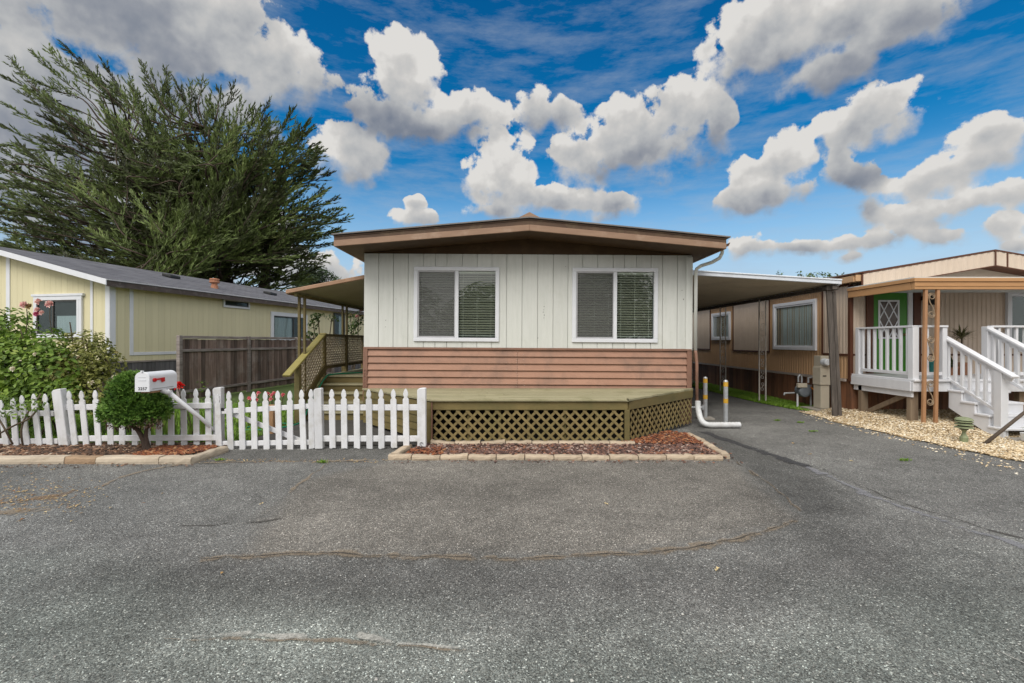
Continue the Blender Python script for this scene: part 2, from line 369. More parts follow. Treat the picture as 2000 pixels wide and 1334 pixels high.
M['rose_leaf_olive'] = foliage('rose_leaf_olive', [(0, (.06, .06, .02)), (.3, (.14, .155, .035)), (.6, (.25, .265, .065)), (.85, (.38, .38, .13)), (1, (.32, .17, .09))], .3, .45, 2.5)
M['dwarf'] = foliage('dwarf_conifer_leaf', [(0, (.022, .05, .012)), (.3, (.07, .155, .026)), (.65, (.15, .28, .045)), (1, (.28, .42, .10))], .2, .55, 5)
M['dwarf_brown'] = foliage('dwarf_conifer_dead', [(0, (.05, .03, .02)), (1, (.16, .10, .07))], .1, .8, 5)
M['vine'] = foliage('vine_leaf', [(0, (.02, .035, .01)), (.5, (.05, .09, .02)), (1, (.14, .2, .04))], .3, .5, 3)
M['spike'] = foliage('spiky_leaf', [(0, (.05, .06, .02)), (.5, (.13, .13, .045)), (1, (.24, .21, .09))], .2, .5, 3)
# ================================================================== the home in the middle
HY = 8.8
def hx(px): return (px - CX) / F * HY
def hz(py): return CH - (py - CY) / F * HY
XL, XR, XM = -2.88, 3.46, .29
ZT, ZB = 3.283, 1.476
home = thing('mobile_home', (XM, HY, 0), 'low mobile home with white plank siding over a brown lapboard base, behind the lattice deck', 'mobile home')
WIN = [(-1.91, -.262, 3.03, 1.59), (1.148, 2.80, 3.03, 1.59)]

def lattice(mb, o, u, L, h, sp, w, th, nrm, top=None):
    """criss-cross strips clipped to an L x h field (top(x) gives a sloping upper edge)"""
    o, u, nrm = Vector(o), Vector(u).normalized(), Vector(nrm).normalized()
    Z = V(0, 0, 1)
    for lay, s in ((0, -1), (1, 1)):
        c = -h if s > 0 else 0.0
        c = math.floor(c / sp) * sp + sp * .5
        while c < L + h:
            pts = []
            N = 60
            for i in range(N + 1):
                z = h * i / N; x = c + (z if s > 0 else -z)
                if 0 <= x <= L and (top is None or (top(x)[0] <= z <= top(x)[1])): pts.append((x, z))
            if len(pts) > 3:
                a, b = pts[0], pts[-1]
                off = nrm * (th * (1 - lay) * 1.05)
                mb.beam(o + u * a[0] + Z * a[1] + off, o + u * b[0] + Z * b[1] + off, w, th, nrm)
            c += sp

def build_home():
    # white plank wall with grooves, open at the windows
    mb = MB(); back = MB()
    x = XL; ws = [.115, .22, .29, .27, .30]; i = 0
    xs = [XL]
    rr = random.Random(3)
    while xs[-1] < XR - .16:
        xs.append(xs[-1] + (rr.choice([.225, .285, .285, .30])))
    xs[-1] = XR
    for a, b in zip(xs[:-1], xs[1:]):
        cuts = sorted(set([a + .0055, b - .0055] + [e for w in WIN for e in (w[0] + .03, w[1] - .03) if a < e < b]))
        r = rr.random(); dy = rr.uniform(0, .003)
        for c, d in zip(cuts[:-1], cuts[1:]):
            m = (c + d) / 2; w = [q for q in WIN if q[0] + .03 < m < q[1] - .03]
            if w:
                mb.box(c, d, HY + dy, HY + .03, w[0][2] - .03, ZT, r); mb.box(c, d, HY + dy, HY + .03, ZB, w[0][3] + .03, r)
            else: mb.box(c, d, HY + dy, HY + .03, ZB, ZT, r)
    # solid wall behind the planks, as four fields round each window
    px = XL
    for w in WIN:
        mb.box(px, w[0] + .02, HY + .022, HY + .10, ZB, ZT - .005, .3)
        mb.box(w[0] + .02, w[1] - .02, HY + .022, HY + .10, w[2] - .02, ZT - .005, .3)
        mb.box(w[0] + .02, w[1] - .02, HY + .022, HY + .10, ZB, w[3] + .02, .3)
        px = w[1] - .02
    mb.box(px, XR, HY + .022, HY + .10, ZB, ZT - .005, .3)
    mb.box(XL, XL + .09, HY + .10, 25, ZB, ZT + .02); mb.box(XR - .09, XR, HY + .10, 25, ZB, ZT + .02); mb.box(XL, XR, 25, 25.1, 0, ZT)
    mb.build('wall', M['siding_white'], home)
    k = MB()
    for (ax, az) in ((-2.46, 1.86), (-2.455, 1.985), (.59, 2.16), (.605, 2.27), (.60, 2.21), (.61, 2.10), (.605, 2.05), (3.30, 2.42), (.49, 1.66), (-2.26, 2.4), (3.27, 2.6), (1.02, 3.05)):
        hgt = R(.008, .022)
        k.prism([(ax - .006, HY - .001, az), (ax + .004, HY - .001, az + .003), (ax + .007, HY - .001, az + hgt), (ax - .003, HY - .001, az + hgt * 1.3)], (0, .004, 0))
    k.build('peeled_spot', M['black'], home, kind='stuff')
    m = MB(); m.box(XR - .115, XR + .012, HY - .016, HY - .002, ZB - .03, ZT - .03); m.box(XR - .002, XR + .012, HY - .002, HY + .1, ZB - .03, ZT - .03); m.build('corner_trim', M['siding_white'], home, bevel=.003)
    # brown lapboards below
    mb = MB(); z = ZB - .045; step = .1345
    while z > .1:
        for a, b in ((XL + .085, .095), (.10, XR - .09)):
            r = random.random(); d = R(0, .003)
            mb.prism([(a, HY + .018, z), (a, HY - .012 - d, z - step + .014), (a, HY - .006, z - step + .004), (a, HY + .04, z - step + .004), (a, HY + .04, z)], (b - a, 0, 0), r)
        z -= step
    mb.box(XL + .02, XR - .02, HY + .03, HY + .09, .02, ZB)
    mb.box(XL, XL + .09, HY + .1, 25, .02, ZB - .002); mb.box(XR - .09, XR, HY + .1, 25, .02, ZB - .002)
    mb.build('lap_siding', M['siding_brown'], home)
    m = MB(); m.box(XL, XR, HY - .022, HY + .03, ZB - .043, ZB - .003); m.box(XL - .005, XL + .083, HY - .02, HY + .09, .42, ZB - .045); m.box(XR - .088, XR + .005, HY - .02, HY + .09, .1, ZB - .045)
    m.build('base_trim', M['trim_brown'], home, bevel=.004)
    m = MB()
    for zz in (.98, .86, .74, .60, .50):
        for s in (1, -1):
            pts = [(XL + .04 + s * .022 * math.cos(t), HY - .025, zz + s * .03 + .028 * math.sin(t)) for t in [q * .5 - .8 for q in range(10)]]
            m.tube(pts, .006, 5)
    m.build('scroll_ornament', M['trim_brown'], home)
    m = MB()
    for xx, zs in ((-.115, [1.32 - .1345 * q for q in range(6)]), (.09, [1.41 - .045 * q for q in range(17)]), (.22, [1.35 - .1 * q for q in range(7)])):
        for zz in zs: m.lathe((xx + R(-.012, .012), HY - .014, zz), [(.006, 0), (.006, .004)], 6, None, (V(1, 0, 0), V(0, 0, 1), V(0, -1, 0)))
    m.build('nail_head', pm('nail_head', (.5, .42, .36), rough=.5, bump=0), home, kind='stuff')
    # windows
    for (x0, x1, z1, z0) in WIN:
        f = MB(); t = .075; yf = HY - .03
        f.box(x0, x1, yf, HY + .05, z1 - t, z1); f.box(x0, x1, yf, HY + .05, z0, z0 + t)
        f.box(x0, x0 + t, yf, HY + .05, z0 + t, z1 - t); f.box(x1 - t, x1, yf, HY + .05, z0 + t, z1 - t)
        xm = (x0 + x1) / 2 + .005
        f.box(xm - .034, xm + .034, yf + .008, HY + .05, z0 + t, z1 - t)
        w = f.build('window', M['trim_white'], home, bevel=.006)
        s = MB(); a, b, c, d = x0 + t, xm - .034, z0 + t, z1 - t; q = .028
        s.box(a, b, yf + .014, yf + .04, d - q, d); s.box(a, b, yf + .014, yf + .04, c, c + q); s.box(a, a + q, yf + .014, yf + .04, c + q, d - q); s.box(b - q * .5, b, yf + .014, yf + .04, c + q, d - q)
        s.build('sash', pm('sash_grey', (.45, .45, .47), rough=.4, bump=0), w, bevel=.003)
        s = MB(); s.quad((a + .005, yf + .02, c + .01), (b - .005, yf + .02, c + .01), (b - .005, yf + .02, d - .01), (a + .005, yf + .02, d - .01)); s.build('insect_screen', M['screen'], w)
        for (a2, b2) in ((a, b), (xm + .034, x1 - t)):
            g = MB(); g.box(a2, b2, HY + .02, HY + .024, c, d); g.build('pane', M['glass'], w)
        for (a2, b2, tilt) in ((a, b, 40), (xm + .034, x1 - t, 30)):
            g = MB(); zz = d - .05; th = math.radians(tilt)
            g.box(a2 + .005, b2 - .005, HY + .04, HY + .075, d - .035, d - .003)
            while zz > c + .02:
                e = R(-.02, .02)
                g.obox(((a2 + b2) / 2, HY + .06, zz), V((b2 - a2) / 2 - .008, 0, R(-.0015, .0015)), V(0, math.cos(th + e), -math.sin(th + e)) * .026, V(0, math.sin(th), math.cos(th)) * .0008)
                zz -= .048
            for fx in (.12, .5, .88): g.tube([(a2 + (b2 - a2) * fx, HY + .037, c + .01), (a2 + (b2 - a2) * fx, HY + .037, d - .03)], .0022, 4)
            g.build('blind', M['blind'], w)
    m = MB(); m.box(XL + .1, XR - .1, HY + .9, HY + .95, .8, ZT); m.build('partition', M['room'], home)
    m = MB(); m.box(XL + .1, XR - .1, HY + .11, HY + .9, 1.0, 1.05); m.build('floor', M['room'], home)
    # roof
    YF = 8.06; YB = 25.3
    EL, ER = -3.18, 3.78
    zb_e, zb_r, zt_e, zt_r = 3.262, 3.565, 3.462, 3.787
    def sec(za_e, za_r, zc_e, zc_r, l=EL, r_=ER, y=YF):
        return [(l, y, za_e), (XM, y, za_r), (r_, y, za_e), (r_, y, zc_e), (XM, y, zc_r), (l, y, zc_e)]
    m = MB()
    for (l, r_) in ((EL, XM), (XM, ER)):
        e = l == EL
        m.prism([(EL - .03, YF - .03, zt_e), (XM, YF - .03, zt_r), (XM, YF - .03, zt_r + .022), (EL - .03, YF - .03, zt_e + .022)] if e else [(XM, YF - .03, zt_r), (ER + .06, YF - .03, zt_e - .003), (ER + .06, YF - .03, zt_e + .019), (XM, YF - .03, zt_r + .022)], (0, YB - YF, 0))
    rf = m.build('roof', M['roof_metal'], home)
    m = MB(); zc = zt_r + .02
    m.prism([(XM - .27, 8.16, zc - .02), (XM + .27, 8.16, zc - .02), (XM, 8.16, zc + .115)], (0, 12, 0)); m.build('ridge_cap', M['fascia_brown'], rf)
    m = MB(); h1 = .108
    for s in (-1, 1):
        e = EL if s < 0 else ER
        m.prism([(e, YF, zb_e), (XM, YF, zb_r), (XM, YF, zb_r + h1), (e, YF, zb_e + h1)], (0, .035, 0))
        m.box(min(e, e - s * .03), max(e, e - s * .03), YF + .036, YB, zb_e, zb_e + h1 + .04)
    m.build('fascia', M['fascia_brown'], home, bevel=.006)
    m = MB()
    for s in (-1, 1):
        e = EL if s < 0 else ER
        m.prism([(e, YF + .014, zb_e + h1 + .003), (XM, YF + .014, zb_r + h1 + .003), (XM, YF + .014, zt_r - .003), (e, YF + .014, zt_e - .003)], (0, .03, 0))
        m.prism([(e, YF + .002, zt_e - .03), (XM, YF + .002, zt_r - .03), (XM, YF + .002, zt_r - .012), (e, YF + .002, zt_e - .012)], (0, .01, 0))
        m.box(min(e, e - s * .025), max(e, e - s * .025), YF + .045, YB, zb_e + h1 + .045, zt_e - .005)
    m.build('drip_edge', M['fascia_dark'], home)
    m = MB()
    for s in (-1, 1):
        e = EL + .03 if s < 0 else ER - .03
        m.prism([(e, YF + .04, zb_e + .012), (XM, YF + .04, zb_r + .012), (XM, YF + .04, zb_r + .03), (e, YF + .04, zb_e + .03)], (0, YB - YF - .05, 0))
    m.build('soffit', M['soffit_brown'], home)
    m = MB(); m.prism([(XL, HY + .01, ZT - .004), (XR, HY + .01, ZT - .004), (XR, HY + .01, ZT + .006), (XM, HY + .01, zb_r + .01), (XL, HY + .01, ZT + .006)], (0, .05, 0))
    m.build('gable', M['soffit_brown'], home)
    # gutter and downspout on the right
    m = MB(); pr = [(0, -.045), (.035, -.075), (.085, -.06), (.11, 0), (.10, 0), (.078, -.05), (.038, -.064), (.008, -.04), (.008, 0), (0, 0)]
    m.prism([(ER + .003 + a, YF + .10, zb_e + .135 + b) for a, b in pr], (0, YB - YF - .2, 0)); gt = m.build('gutter', M['fascia_brown'], home)
    m = MB()
    m.tube([(ER + .05, 8.32, zb_e + .07), (ER + .05, 8.34, zb_e - .02), (ER + .03, 8.40, zb_e - .10), (ER - .06, 8.52, zb_e - .16), (ER - .20, 8.66, zb_e - .20), (XR + .055, 8.71, zb_e - .25), (XR + .045, 8.72, zb_e - .34), (XR + .045, 8.72, 1.45)], .032, 8)
    m.build('downspout', M['siding_white'], home, smooth=True)
    m = MB(); m.tube([(XR + .045, 8.72, 1.45), (XR + .05, 8.71, 1.40), (XR + .065, 8.70, 1.2), (XR + .07, 8.69, .38)], .030, 8); m.build('lower_downspout', M['trim_brown'], home, smooth=True)
build_home()
home.rotation_euler.y = math.radians(.36)

# ------------------------------------------------------------------ white corrugated drain hose at the corner
m = MB(); pts = []; rad = []
path = [V(3.535, 8.66, .47), V(3.53, 8.62, .30), V(3.54, 8.50, .12), V(3.62, 8.42, .062), V(3.80, 8.40, .06), V(4.22, 8.42, .06)]
def catmull(p, n):
    out = []
    for i in range(len(p) - 1):
        a, b, c, d = p[max(i - 1, 0)], p[i], p[i + 1], p[min(i + 2, len(p) - 1)]
        for k in range(n):
            t = k / n
            out.append(.5 * ((2 * b) + (c - a) * t + (2 * a - 5 * b + 4 * c - d) * t * t + (3 * b - a - 3 * c + d) * t ** 3))
    return out + [p[-1]]
pts = catmull(path, 14); rad = [.050 + (.007 if i % 2 else -.005) for i in range(len(pts))]
m.tube(pts, rad, 12); m.build('drain_hose', M['pipe_white'], at=(3.6, 8.5, 0), smooth=True, label='white ribbed drain hose lying on the asphalt at the foot of the brown downspout', cat='drain hose')

# ================================================================== front deck with lattice skirt
dk = thing('deck', (.29, 7.8, 0), 'low olive painted deck with a lattice skirt at the front of the white home', 'deck')
DT = .709; FY = 7.07; DXL, DXR = -1.28, 1.80
def dl(y): t = (y - FY) / (8.74 - FY); return -1.28 + t * (-2.86 + 1.28)
def dr(y): t = (y - FY) / (8.74 - FY); return 1.80 + t * (3.46 - 1.80)
m = MB(); y = FY - .04
while y < 8.73:
    y2 = min(y + .142, 8.76); e = R(-.005, .004); sp = R(-.9, 2.4)
    for (lo, hi) in ((0, sp), (sp, 9)):
        a0, a1 = (dl(y) - .02, dl(y2) - .02) if lo == 0 else (sp + .002, sp + .002)
        b0, b1 = (dr(y) + .02, dr(y2) + .02) if hi == 9 else (sp - .002, sp - .002)
        m.prism([(a0, y, DT - .035 + e), (b0, y, DT - .035 + e), (b1, y2 - .011, DT - .035 + e), (a1, y2 - .011, DT - .035 + e)], (0, 0, .035))
    y = y2
m.build('deck_boards', M['olive_top'], dk, bevel=.004)
m = MB()
m.box(DXL, DXR, FY, FY + .04, .535, DT - .038)
m.beam((DXR + .01, FY + .03, .60), (3.44, 8.70, .60), .04, .14)
m.box(DXR - .05, DXR + .03, FY - .006, FY + .05, .04, .534)
m.build('rim_board', M['olive'], dk, bevel=.005)
m = MB(); z = .66
A, B = V(-1.30, 7.10, 0), V(-2.84, 8.72, 0); dv = (B - A).normalized(); nv = V(-dv.y, dv.x, 0)
if nv.x > 0: nv = -nv
while z > .06:
    p = [A + nv * .0 + V(0, 0, z), A + nv * .016 + V(0, 0, z - .118), A + nv * .004 + V(0, 0, z - .12), A - nv * .03 + V(0, 0, z - .12), A - nv * .03 + V(0, 0, z)]
    m.prism(p, (B - A)); z -= .121
m.box(-1.33, -1.25, 7.06, 7.12, .03, .66)
m.build('side_boards', M['olive'], dk)
m = MB(); m.box(-1.25, -1.235, 7.045, 7.10, .04, .67); m.build('corner_strip', M['trim_brown'], dk)
m = MB(); lattice(m, (DXL + .06, FY + .03, .05), (1, 0, 0), DXR - DXL - .13, .482, .152, .038, .010, (0, -1, 0)); m.build('lattice_panel', M['olive_lattice'], dk)
m = MB(); u = V(3.44 - DXR, 8.70 - FY, 0); L = u.length - .1; nn = V(u.y, -u.x, 0).normalized()
lattice(m, V(DXR + .05, FY + .07, .05), u, L, .475, .152, .038, .010, nn); m.build('lattice_panel', M['olive_lattice'], dk)
for px in (915, 976, 1032, 1103, 1165):
    xx = (px - CX) / F * 7.16
    m = MB(); m.box(xx - .022, xx + .022, FY + .065, FY + .11, .02, .66); m.build('post', M['olive'], dk, bevel=.004)
m = MB(); m.box(DXL + .05, DXR - .05, 7.5, 7.52, .005, .65); m.beam((DXR - .02, 7.5, .33), (3.2, 8.74, .33), .02, .64); m.build('shade_panel', M['dark_void'], dk)  # black panel added behind the lattice, standing in for the shade under the deck

# ================================================================== carport on the right
cp = thing('carport', (5.2, 9.45, 0), 'flat metal carport roof on thin scrolled posts over the drive', 'carport')
cx0, cx1, cy0, cy1 = 3.53, 6.80, 9.42, 19.0
cz0, cz1 = 3.005, 2.80
m = MB(); u = V(cx1 - cx0, 0, cz1 - cz0); un = V(u.z, 0, -u.x).normalized()
if un.z > 0: un = -un
m.corr((cx0, cy0 + .05, cz0 + .03), (0, 1, 0), cy1 - cy0, u.length, un, .17, .045, .012, u.normalized(), .5)
m.build('roof_panel', M['carport'], cp)
m = MB(); m.prism([(cx0 - .02, cy0, cz0 - .015), (cx1 + .03, cy0, cz1 - .015), (cx1 + .03, cy0, cz1 + .085), (cx0 - .02, cy0, cz0 + .085)], (0, .05, 0))
m.box(cx1 - .01, cx1 + .03, cy0 + .051, cy1, cz1 - .03, cz1 + .085)
m.prism([(cx0 - .02, cy0 - .018, cz0 + .058), (cx1 + .03, cy0 - .018, cz1 + .058), (cx1 + .03, cy0 - .018, cz1 + .09), (cx0 - .02, cy0 - .018, cz0 + .09)], (0, .017, 0))
m.build('edge_trim', M['carport_edge'], cp, bevel=.008)
m = MB()
m.box(cx1 - .12, cx1 - .02, cy0 + .06, cy1, cz1 - .11, cz1 - .035); m.build('beam', M['post_dark'], cp)
def scroll_panel(mb, x0, x1, y, z0, z1, n=6):
    zc = z0; xm = (x0 + x1) / 2; hgt = (z1 - z0) / n; rr = (x1 - x0) * .40
    for i in range(n):
        z = z0 + hgt * (i + .5); pts = []
        for k in range(14):
            t = k / 13; a = -math.pi * .5 + t * math.pi * 2.1; q = rr * (1 - .55 * t)
            pts.append(V(xm + q * math.cos(a) * .9, y, z + hgt * .20 - q * math.sin(a) * -1 * .9))
        mb.tube(pts, .006, 5)
        pts2 = [V(2 * xm - p.x, y, 2 * z - p.z) for p in pts]
        mb.tube(pts2, .006, 5)
        mb.tube([pts[0], pts2[0]], .006, 5)
for (yy, xx) in ((12.05, 6.63), (14.5, 6.72), (17.2, 6.72)):
    m = MB()
    for a in (-.085, .085): m.box(xx + a - .014, xx + a + .014, yy - .014, yy + .014, 0, cz1 - .11)
    scroll_panel(m, xx - .07, xx + .07, yy, .25, 2.45, 7)
    m.build('post', M['iron_rust'], cp)
m = MB()
m.beam((6.83, 9.62, 0), (6.68, 9.60, cz1 - .06), .11, .05, (0, 1, 0)); m.beam((6.93, 9.64, 0.02), (6.78, 9.62, cz1 - .14), .07, .09, (0, 1, 0))
m.box(6.60, 6.85, 9.54, 9.70, cz1 - .12, cz1 - .03)
m.build('wooden_post', M['post_dark'], cp, bevel=.006)

# ================================================================== bollards on the drive
def bollard(p, hgt, label):
    b = thing('bollard', p, label, 'bollard', 'pipe bollards beside the drive')
    m = MB(); m.lathe(p, [(.042, 0), (.042, hgt - .03), (.030, hgt - .008), (.01, hgt)], 14); m.build('pipe', M['galv'], b, smooth=False)
    for z0 in (hgt - .13, hgt * .47):
        m = MB(); m.lathe(V(*p) + V(0, 0, z0), [(.0425, 0), (.0445, .001), (.0445, .085), (.0425, .086)], 14); m.build('band', M['yellow_band'], b)
    return b
b1 = bollard((4.16, 8.86, 0), .855, 'galvanised pipe bollard with two yellow bands, the nearer one by the white drain hose')
b2 = bollard((4.0, 9.42, 0), .875, 'farther galvanised bollard with yellow bands and a side pipe near its foot')
m = MB(); m.tube([(3.55, 9.42, .24), (3.92, 9.42, .24), (3.96, 9.42, .24)], .022, 8); m.tube([(3.955, 9.42, .19), (3.955, 9.42, .29)], .03, 8); m.build('side_pipe', M['galv'], b2)
m = MB(); m.prism([(3.83, 9.3, 0), (4.14, 9.28, 0), (4.17, 9.55, 0), (3.86, 9.56, 0)], (0, 0, .03)); m.build('footing', M['concrete'], b2)

# ================================================================== side porch: steps, lattice rail, awning
po = thing('porch', (-3.5, 9.9, 0), 'olive side porch with five steps and a tan lattice railing, left of the white home', 'porch')
pxl, pxr = -4.24, -2.90
for i, (zz, yy) in enumerate(((.168, 9.20), (.336, 9.45), (.504, 9.70), (.672, 9.95))):
    m = MB(); m.box(pxl + .05, pxr - .01, yy, yy + .30, zz - .035, zz); m.build('step', M['olive_top'], po, bevel=.006)
    m = MB(); m.box(pxl + .06, pxr - .012, yy + .03, yy + .05, zz - .168 + .002, zz - .037); m.build('riser', M['olive'], po)
m = MB(); m.box(pxl + .06, pxr - .012, 10.23, 10.25, .674, .80); m.build('riser', M['olive'], po)
m = MB(); y = 10.2
while y < 16: m.box(pxl - .03, pxr - .01, y, y + .138, .805, .84); y += .142
m.build('floor', M['olive_top'], po, bevel=.003)
m = MB(); m.box(pxl - .04, pxl, 10.2, 16, .64, .80); m.build('rim_board', M['olive'], po)
for yy in (10.2, 11.55, 12.9, 14.3):
    m = MB(); m.box(pxl - .045, pxl + .045, yy, yy + .09, .2, 1.73); m.build('post', M['olive'], po, bevel=.004)
m = MB(); m.box(pxl - .07, pxl + .07, 10.15, 16, 1.732, 1.772); m.build('top_rail', M['olive'], po, bevel=.004)
m = MB(); m.box(pxl - .02, pxl + .02, 10.29, 16, .98, 1.05); m.build('bottom_rail', M['olive'], po)
m = MB(); lattice(m, (pxl, 10.29, 1.04), (0, 1, 0), 5.5, .69, .115, .036, .009, (1, 0, 0)); m.build('lattice_panel', M['lattice_tan'], po)
# stair rail: wide sloping cap, lattice infill, bottom post
ra, rb = V(pxl, 8.55, .955), V(pxl, 10.24, 1.775)
m = MB(); m.beam(ra, rb, .15, .045, (0, 0, 1)); m.build('handrail', pm('handrail_olive', (.30, .26, .085), (.25, .21, .06), 3, (1, 4, 1), .6, .2, 30, dirt=(.2, .19, .08), dscale=3), po, bevel=.008)
m = MB(); m.box(pxl - .05, pxl + .05, 8.96, 9.06, 0, 1.13); m.build('post', M['olive'], po, bevel=.004)
m = MB()
sl = (rb.z - ra.z) / (rb.y - ra.y)
lattice(m, (pxl, 9.06, .2), (0, 1, 0), 1.15, 1.5, .118, .036, .009, (1, 0, 0), top=lambda x: (.15 + .60 * x, .955 + (9.06 + x - 8.55) * sl - .2 - .03))
m.build('stair_lattice', M['lattice_tan'], po)
m = MB(); m.beam((pxl + .03, 9.0, .28), (pxl + .03, 10.3, 1.05), .04, .14); m.beam((pxl + .06, 9.05, .05), (pxl + .06, 10.2, .74), .04, .2); m.build('stringer', M['olive'], po)

aw = thing('awning', (-3.7, 9.0, 0), 'brown edged ribbed awning over the side porch, left of the white home', 'awning')
ax0, ax1, ay0, ay1, az0, az1 = -4.44, -2.90, 9.0, 17.5, 2.56, 2.86
m = MB(); u = V(ax1 - ax0, 0, az1 - az0); un = V(u.z, 0, -u.x).normalized()
if un.z > 0: un = -un
m.corr((ax0, ay0 + .03, az0 + .03), (0, 1, 0), ay1 - ay0, u.length, un, .13, .035, .012, u.normalized(), .5); m.build('roof_panel', pm('awning_underside', (.42, .36, .23), (.37, .32, .20), 2, rough=.5, bump=.03), aw)
m = MB(); m.prism([(ax0 - .03, ay0 - .02, az0 - .02), (ax1, ay0 - .02, az1 - .02), (ax1, ay0 - .02, az1 + .06), (ax0 - .03, ay0 - .02, az0 + .06)], (0, .045, 0))
m.box(ax0 - .03, ax0 + .005, ay0 + .03, ay1, az0 - .03, az0 + .06); m.build('edge_trim', M['awning_edge'], aw, bevel=.01)
m = MB(); m.box(ax0 + .10, ax0 + .16, ay0 + .05, ay1, az0 - .06, az0 - .005); m.build('beam', M['olive'], aw)
for yy in (9.32, 11.7, 14.2):
    for dx in (-.045, .065):
        m = MB(); m.box(-4.31 + dx - .022, -4.31 + dx + .022, yy - .022, yy + .022, 0, az0 - .045); m.build('post', M['olive'], aw)
# green garden hose running down the steps
hp = catmull([V(-3.0, 12.2, .86), V(-3.6, 10.9, .86), V(-4.05, 10.28, .86), V(-4.12, 10.05, .80), V(-4.13, 9.6, .52), V(-4.14, 9.2, .2), V(-4.12, 8.9, .03), V(-4.2, 8.4, .02), V(-4.6, 8.1, .02), V(-4.9, 8.3, .02), V(-4.5, 8.7, .03), V(-4.15, 8.6, .04)], 8)
m = MB(); m.tube(hp, .016, 7); m.build('garden_hose', M['hose_green'], at=(-4.1, 9.2, 0), smooth=True, label='green garden hose trailing down the olive porch steps', cat='hose')
# ================================================================== yellow home on the left
yh = thing('mobile_home', (-11.04, 12.5, 0), 'pale yellow home with white trim and a dark shingle roof, behind the rose bush', 'mobile home')
E1 = V(.187, .982, 0).normalized(); E2 = V(-E1.y, E1.x, 0)
YO = V(-11.04, 12.5, 0)
def yp(s, t, z): return YO + E2 * s + E1 * t + V(0, 0, z)
def ybox(mb, s0, s1, t0, t1, z0, z1, r=None):
    mb.obox(yp((s0 + s1) / 2, (t0 + t1) / 2, (z0 + z1) / 2), E2 * ((s1 - s0) / 2), E1 * ((t1 - t0) / 2), V(0, 0, (z1 - z0) / 2), r)
YE, YB0, SR, TL = 3.20, 1.04, 4.25, 24.0
SLP = .25
def boards(parent, name, mat, s_lo, s_hi, fn, w=.20):
    pass
m = MB(); t = 0.0
while t < TL: ybox(m, 0, .06, t + .002, min(t + .20, TL) - .002, YB0, YE + .05); t += .20
ybox(m, .012, .07, .01, TL, YB0 + .01, YE + .04); m.build('side_wall', M['yellow'], yh)
m = MB(); s = 0.07
while s < 2 * SR - .05:
    s2 = min(s + .20, 2 * SR); zt = lambda q: YE + .05 + SLP * min(q, 2 * SR - q)
    m.prism([yp(s + .002, 0, YB0), yp(s2 - .002, 0, YB0), yp(s2 - .002, 0, zt(s2)), yp(s + .002, 0, zt(s))], E1 * .06)
    s = s2
m.prism([yp(.02, .015, YB0 + .01), yp(2 * SR, .015, YB0 + .01), yp(2 * SR, .015, YE), yp(SR, .015, YE + SLP * SR), yp(.02, .015, YE)], E1 * .06)
m.build('gable_wall', M['yellow'], yh)
m = MB()
s = .02
while s < 8: ybox(m, s, s + .14, .01, .03, 0, YB0 - .045); s += .145
t = .03
while t < TL: ybox(m, .01, .03, t, t + .14, 0, YB0 - .045); t += .145
m.build('skirting', pm('skirting_grey', (.16, .155, .16), (.09, .085, .09), 3, (4, 4, .5), .8, .3, 25, .25), yh)
m = MB(); ybox(m, -.02, 8, -.02, .03, YB0 - .04, YB0 - .002); ybox(m, -.02, .03, .031, TL, YB0 - .04, YB0 - .002)
ybox(m, -.004, 7.5, -.012, .01, .72, .80); m.build('skirting_rail', M['grey_rail'], yh)
def trim(*b):
    m = MB(); ybox(m, *b); return m.build('trim', M['trim_white'], yh, bevel=.005)
m = MB(); ybox(m, -.025, .13, -.03, -.002, YB0, YE); ybox(m, -.03, -.002, -.03, .13, YB0, YE); m.build('corner_trim', M['trim_white'], yh, bevel=.005)
trim(.56, .65, -.022, -.001, YB0 + .42, YE + .12); trim(3.52, 3.66, -.022, -.001, YB0, YE + .86)
trim(-.022, -.001, .52, .63, 1.20, YE - .02); trim(-.022, -.001, .631, 4.0, 1.20, 1.29)
# roof
def slope_pt(s, t, dz=0): return yp(s, t, YE + .02 + SLP * s + dz)
def roof_quad(name, s0, s1, t0, t1, dz, flip=False):
    me = bpy.data.meshes.new(name)
    sg = -1 if flip else 1
    def pt(s, t): return (yp(s, t, YE + .02 + dz + SLP * (s if not flip else 2 * SR - s)) - YO)
    n = 24; vs = []; fs = []; uv = []
    for i in range(n + 1):
        t = t0 + (t1 - t0) * i / n
        for s in (s0, s1): vs.append(pt(s, t)); uv.append((t, s * 1.03))
    for i in range(n): fs.append((i * 2, i * 2 + 1, i * 2 + 3, i * 2 + 2))
    me.from_pydata([tuple(v) for v in vs], [], fs); l = me.uv_layers.new(name='UVMap')
    for lp in me.loops: l.data[lp.index].uv = uv[lp.vertex_index]
    me.materials.append(M['shingle']); o = bpy.data.objects.new(name, me); COL.objects.link(o); o.parent = yh; OFF[o.name] = YO.copy()
    return o
yroof = roof_quad('roof', -.34, SR, -.36, TL + .3, .13)
roof_quad('back_roof', SR, 2 * SR + .34, -.36, TL + .3, .13, True)
m = MB()
m.prism([slope_pt(-.34, -.37, -.03), slope_pt(SR, -.37, -.03), slope_pt(SR, -.37, .122), slope_pt(-.34, -.37, .122)], E1 * .03)
m.prism([yp(2 * SR + .34, -.37, YE + .02 - .34 * SLP - .03), yp(SR, -.37, YE + .02 + SR * SLP - .03), yp(SR, -.37, YE + .02 + SR * SLP + .122), yp(2 * SR + .34, -.37, YE + .02 - .34 * SLP + .122)], E1 * .03)
m.build('rake_board', M['trim_white'], yh, bevel=.004)
m = MB(); a = slope_pt(-.34, -.33, -.06); b = slope_pt(-.34, TL, -.06)
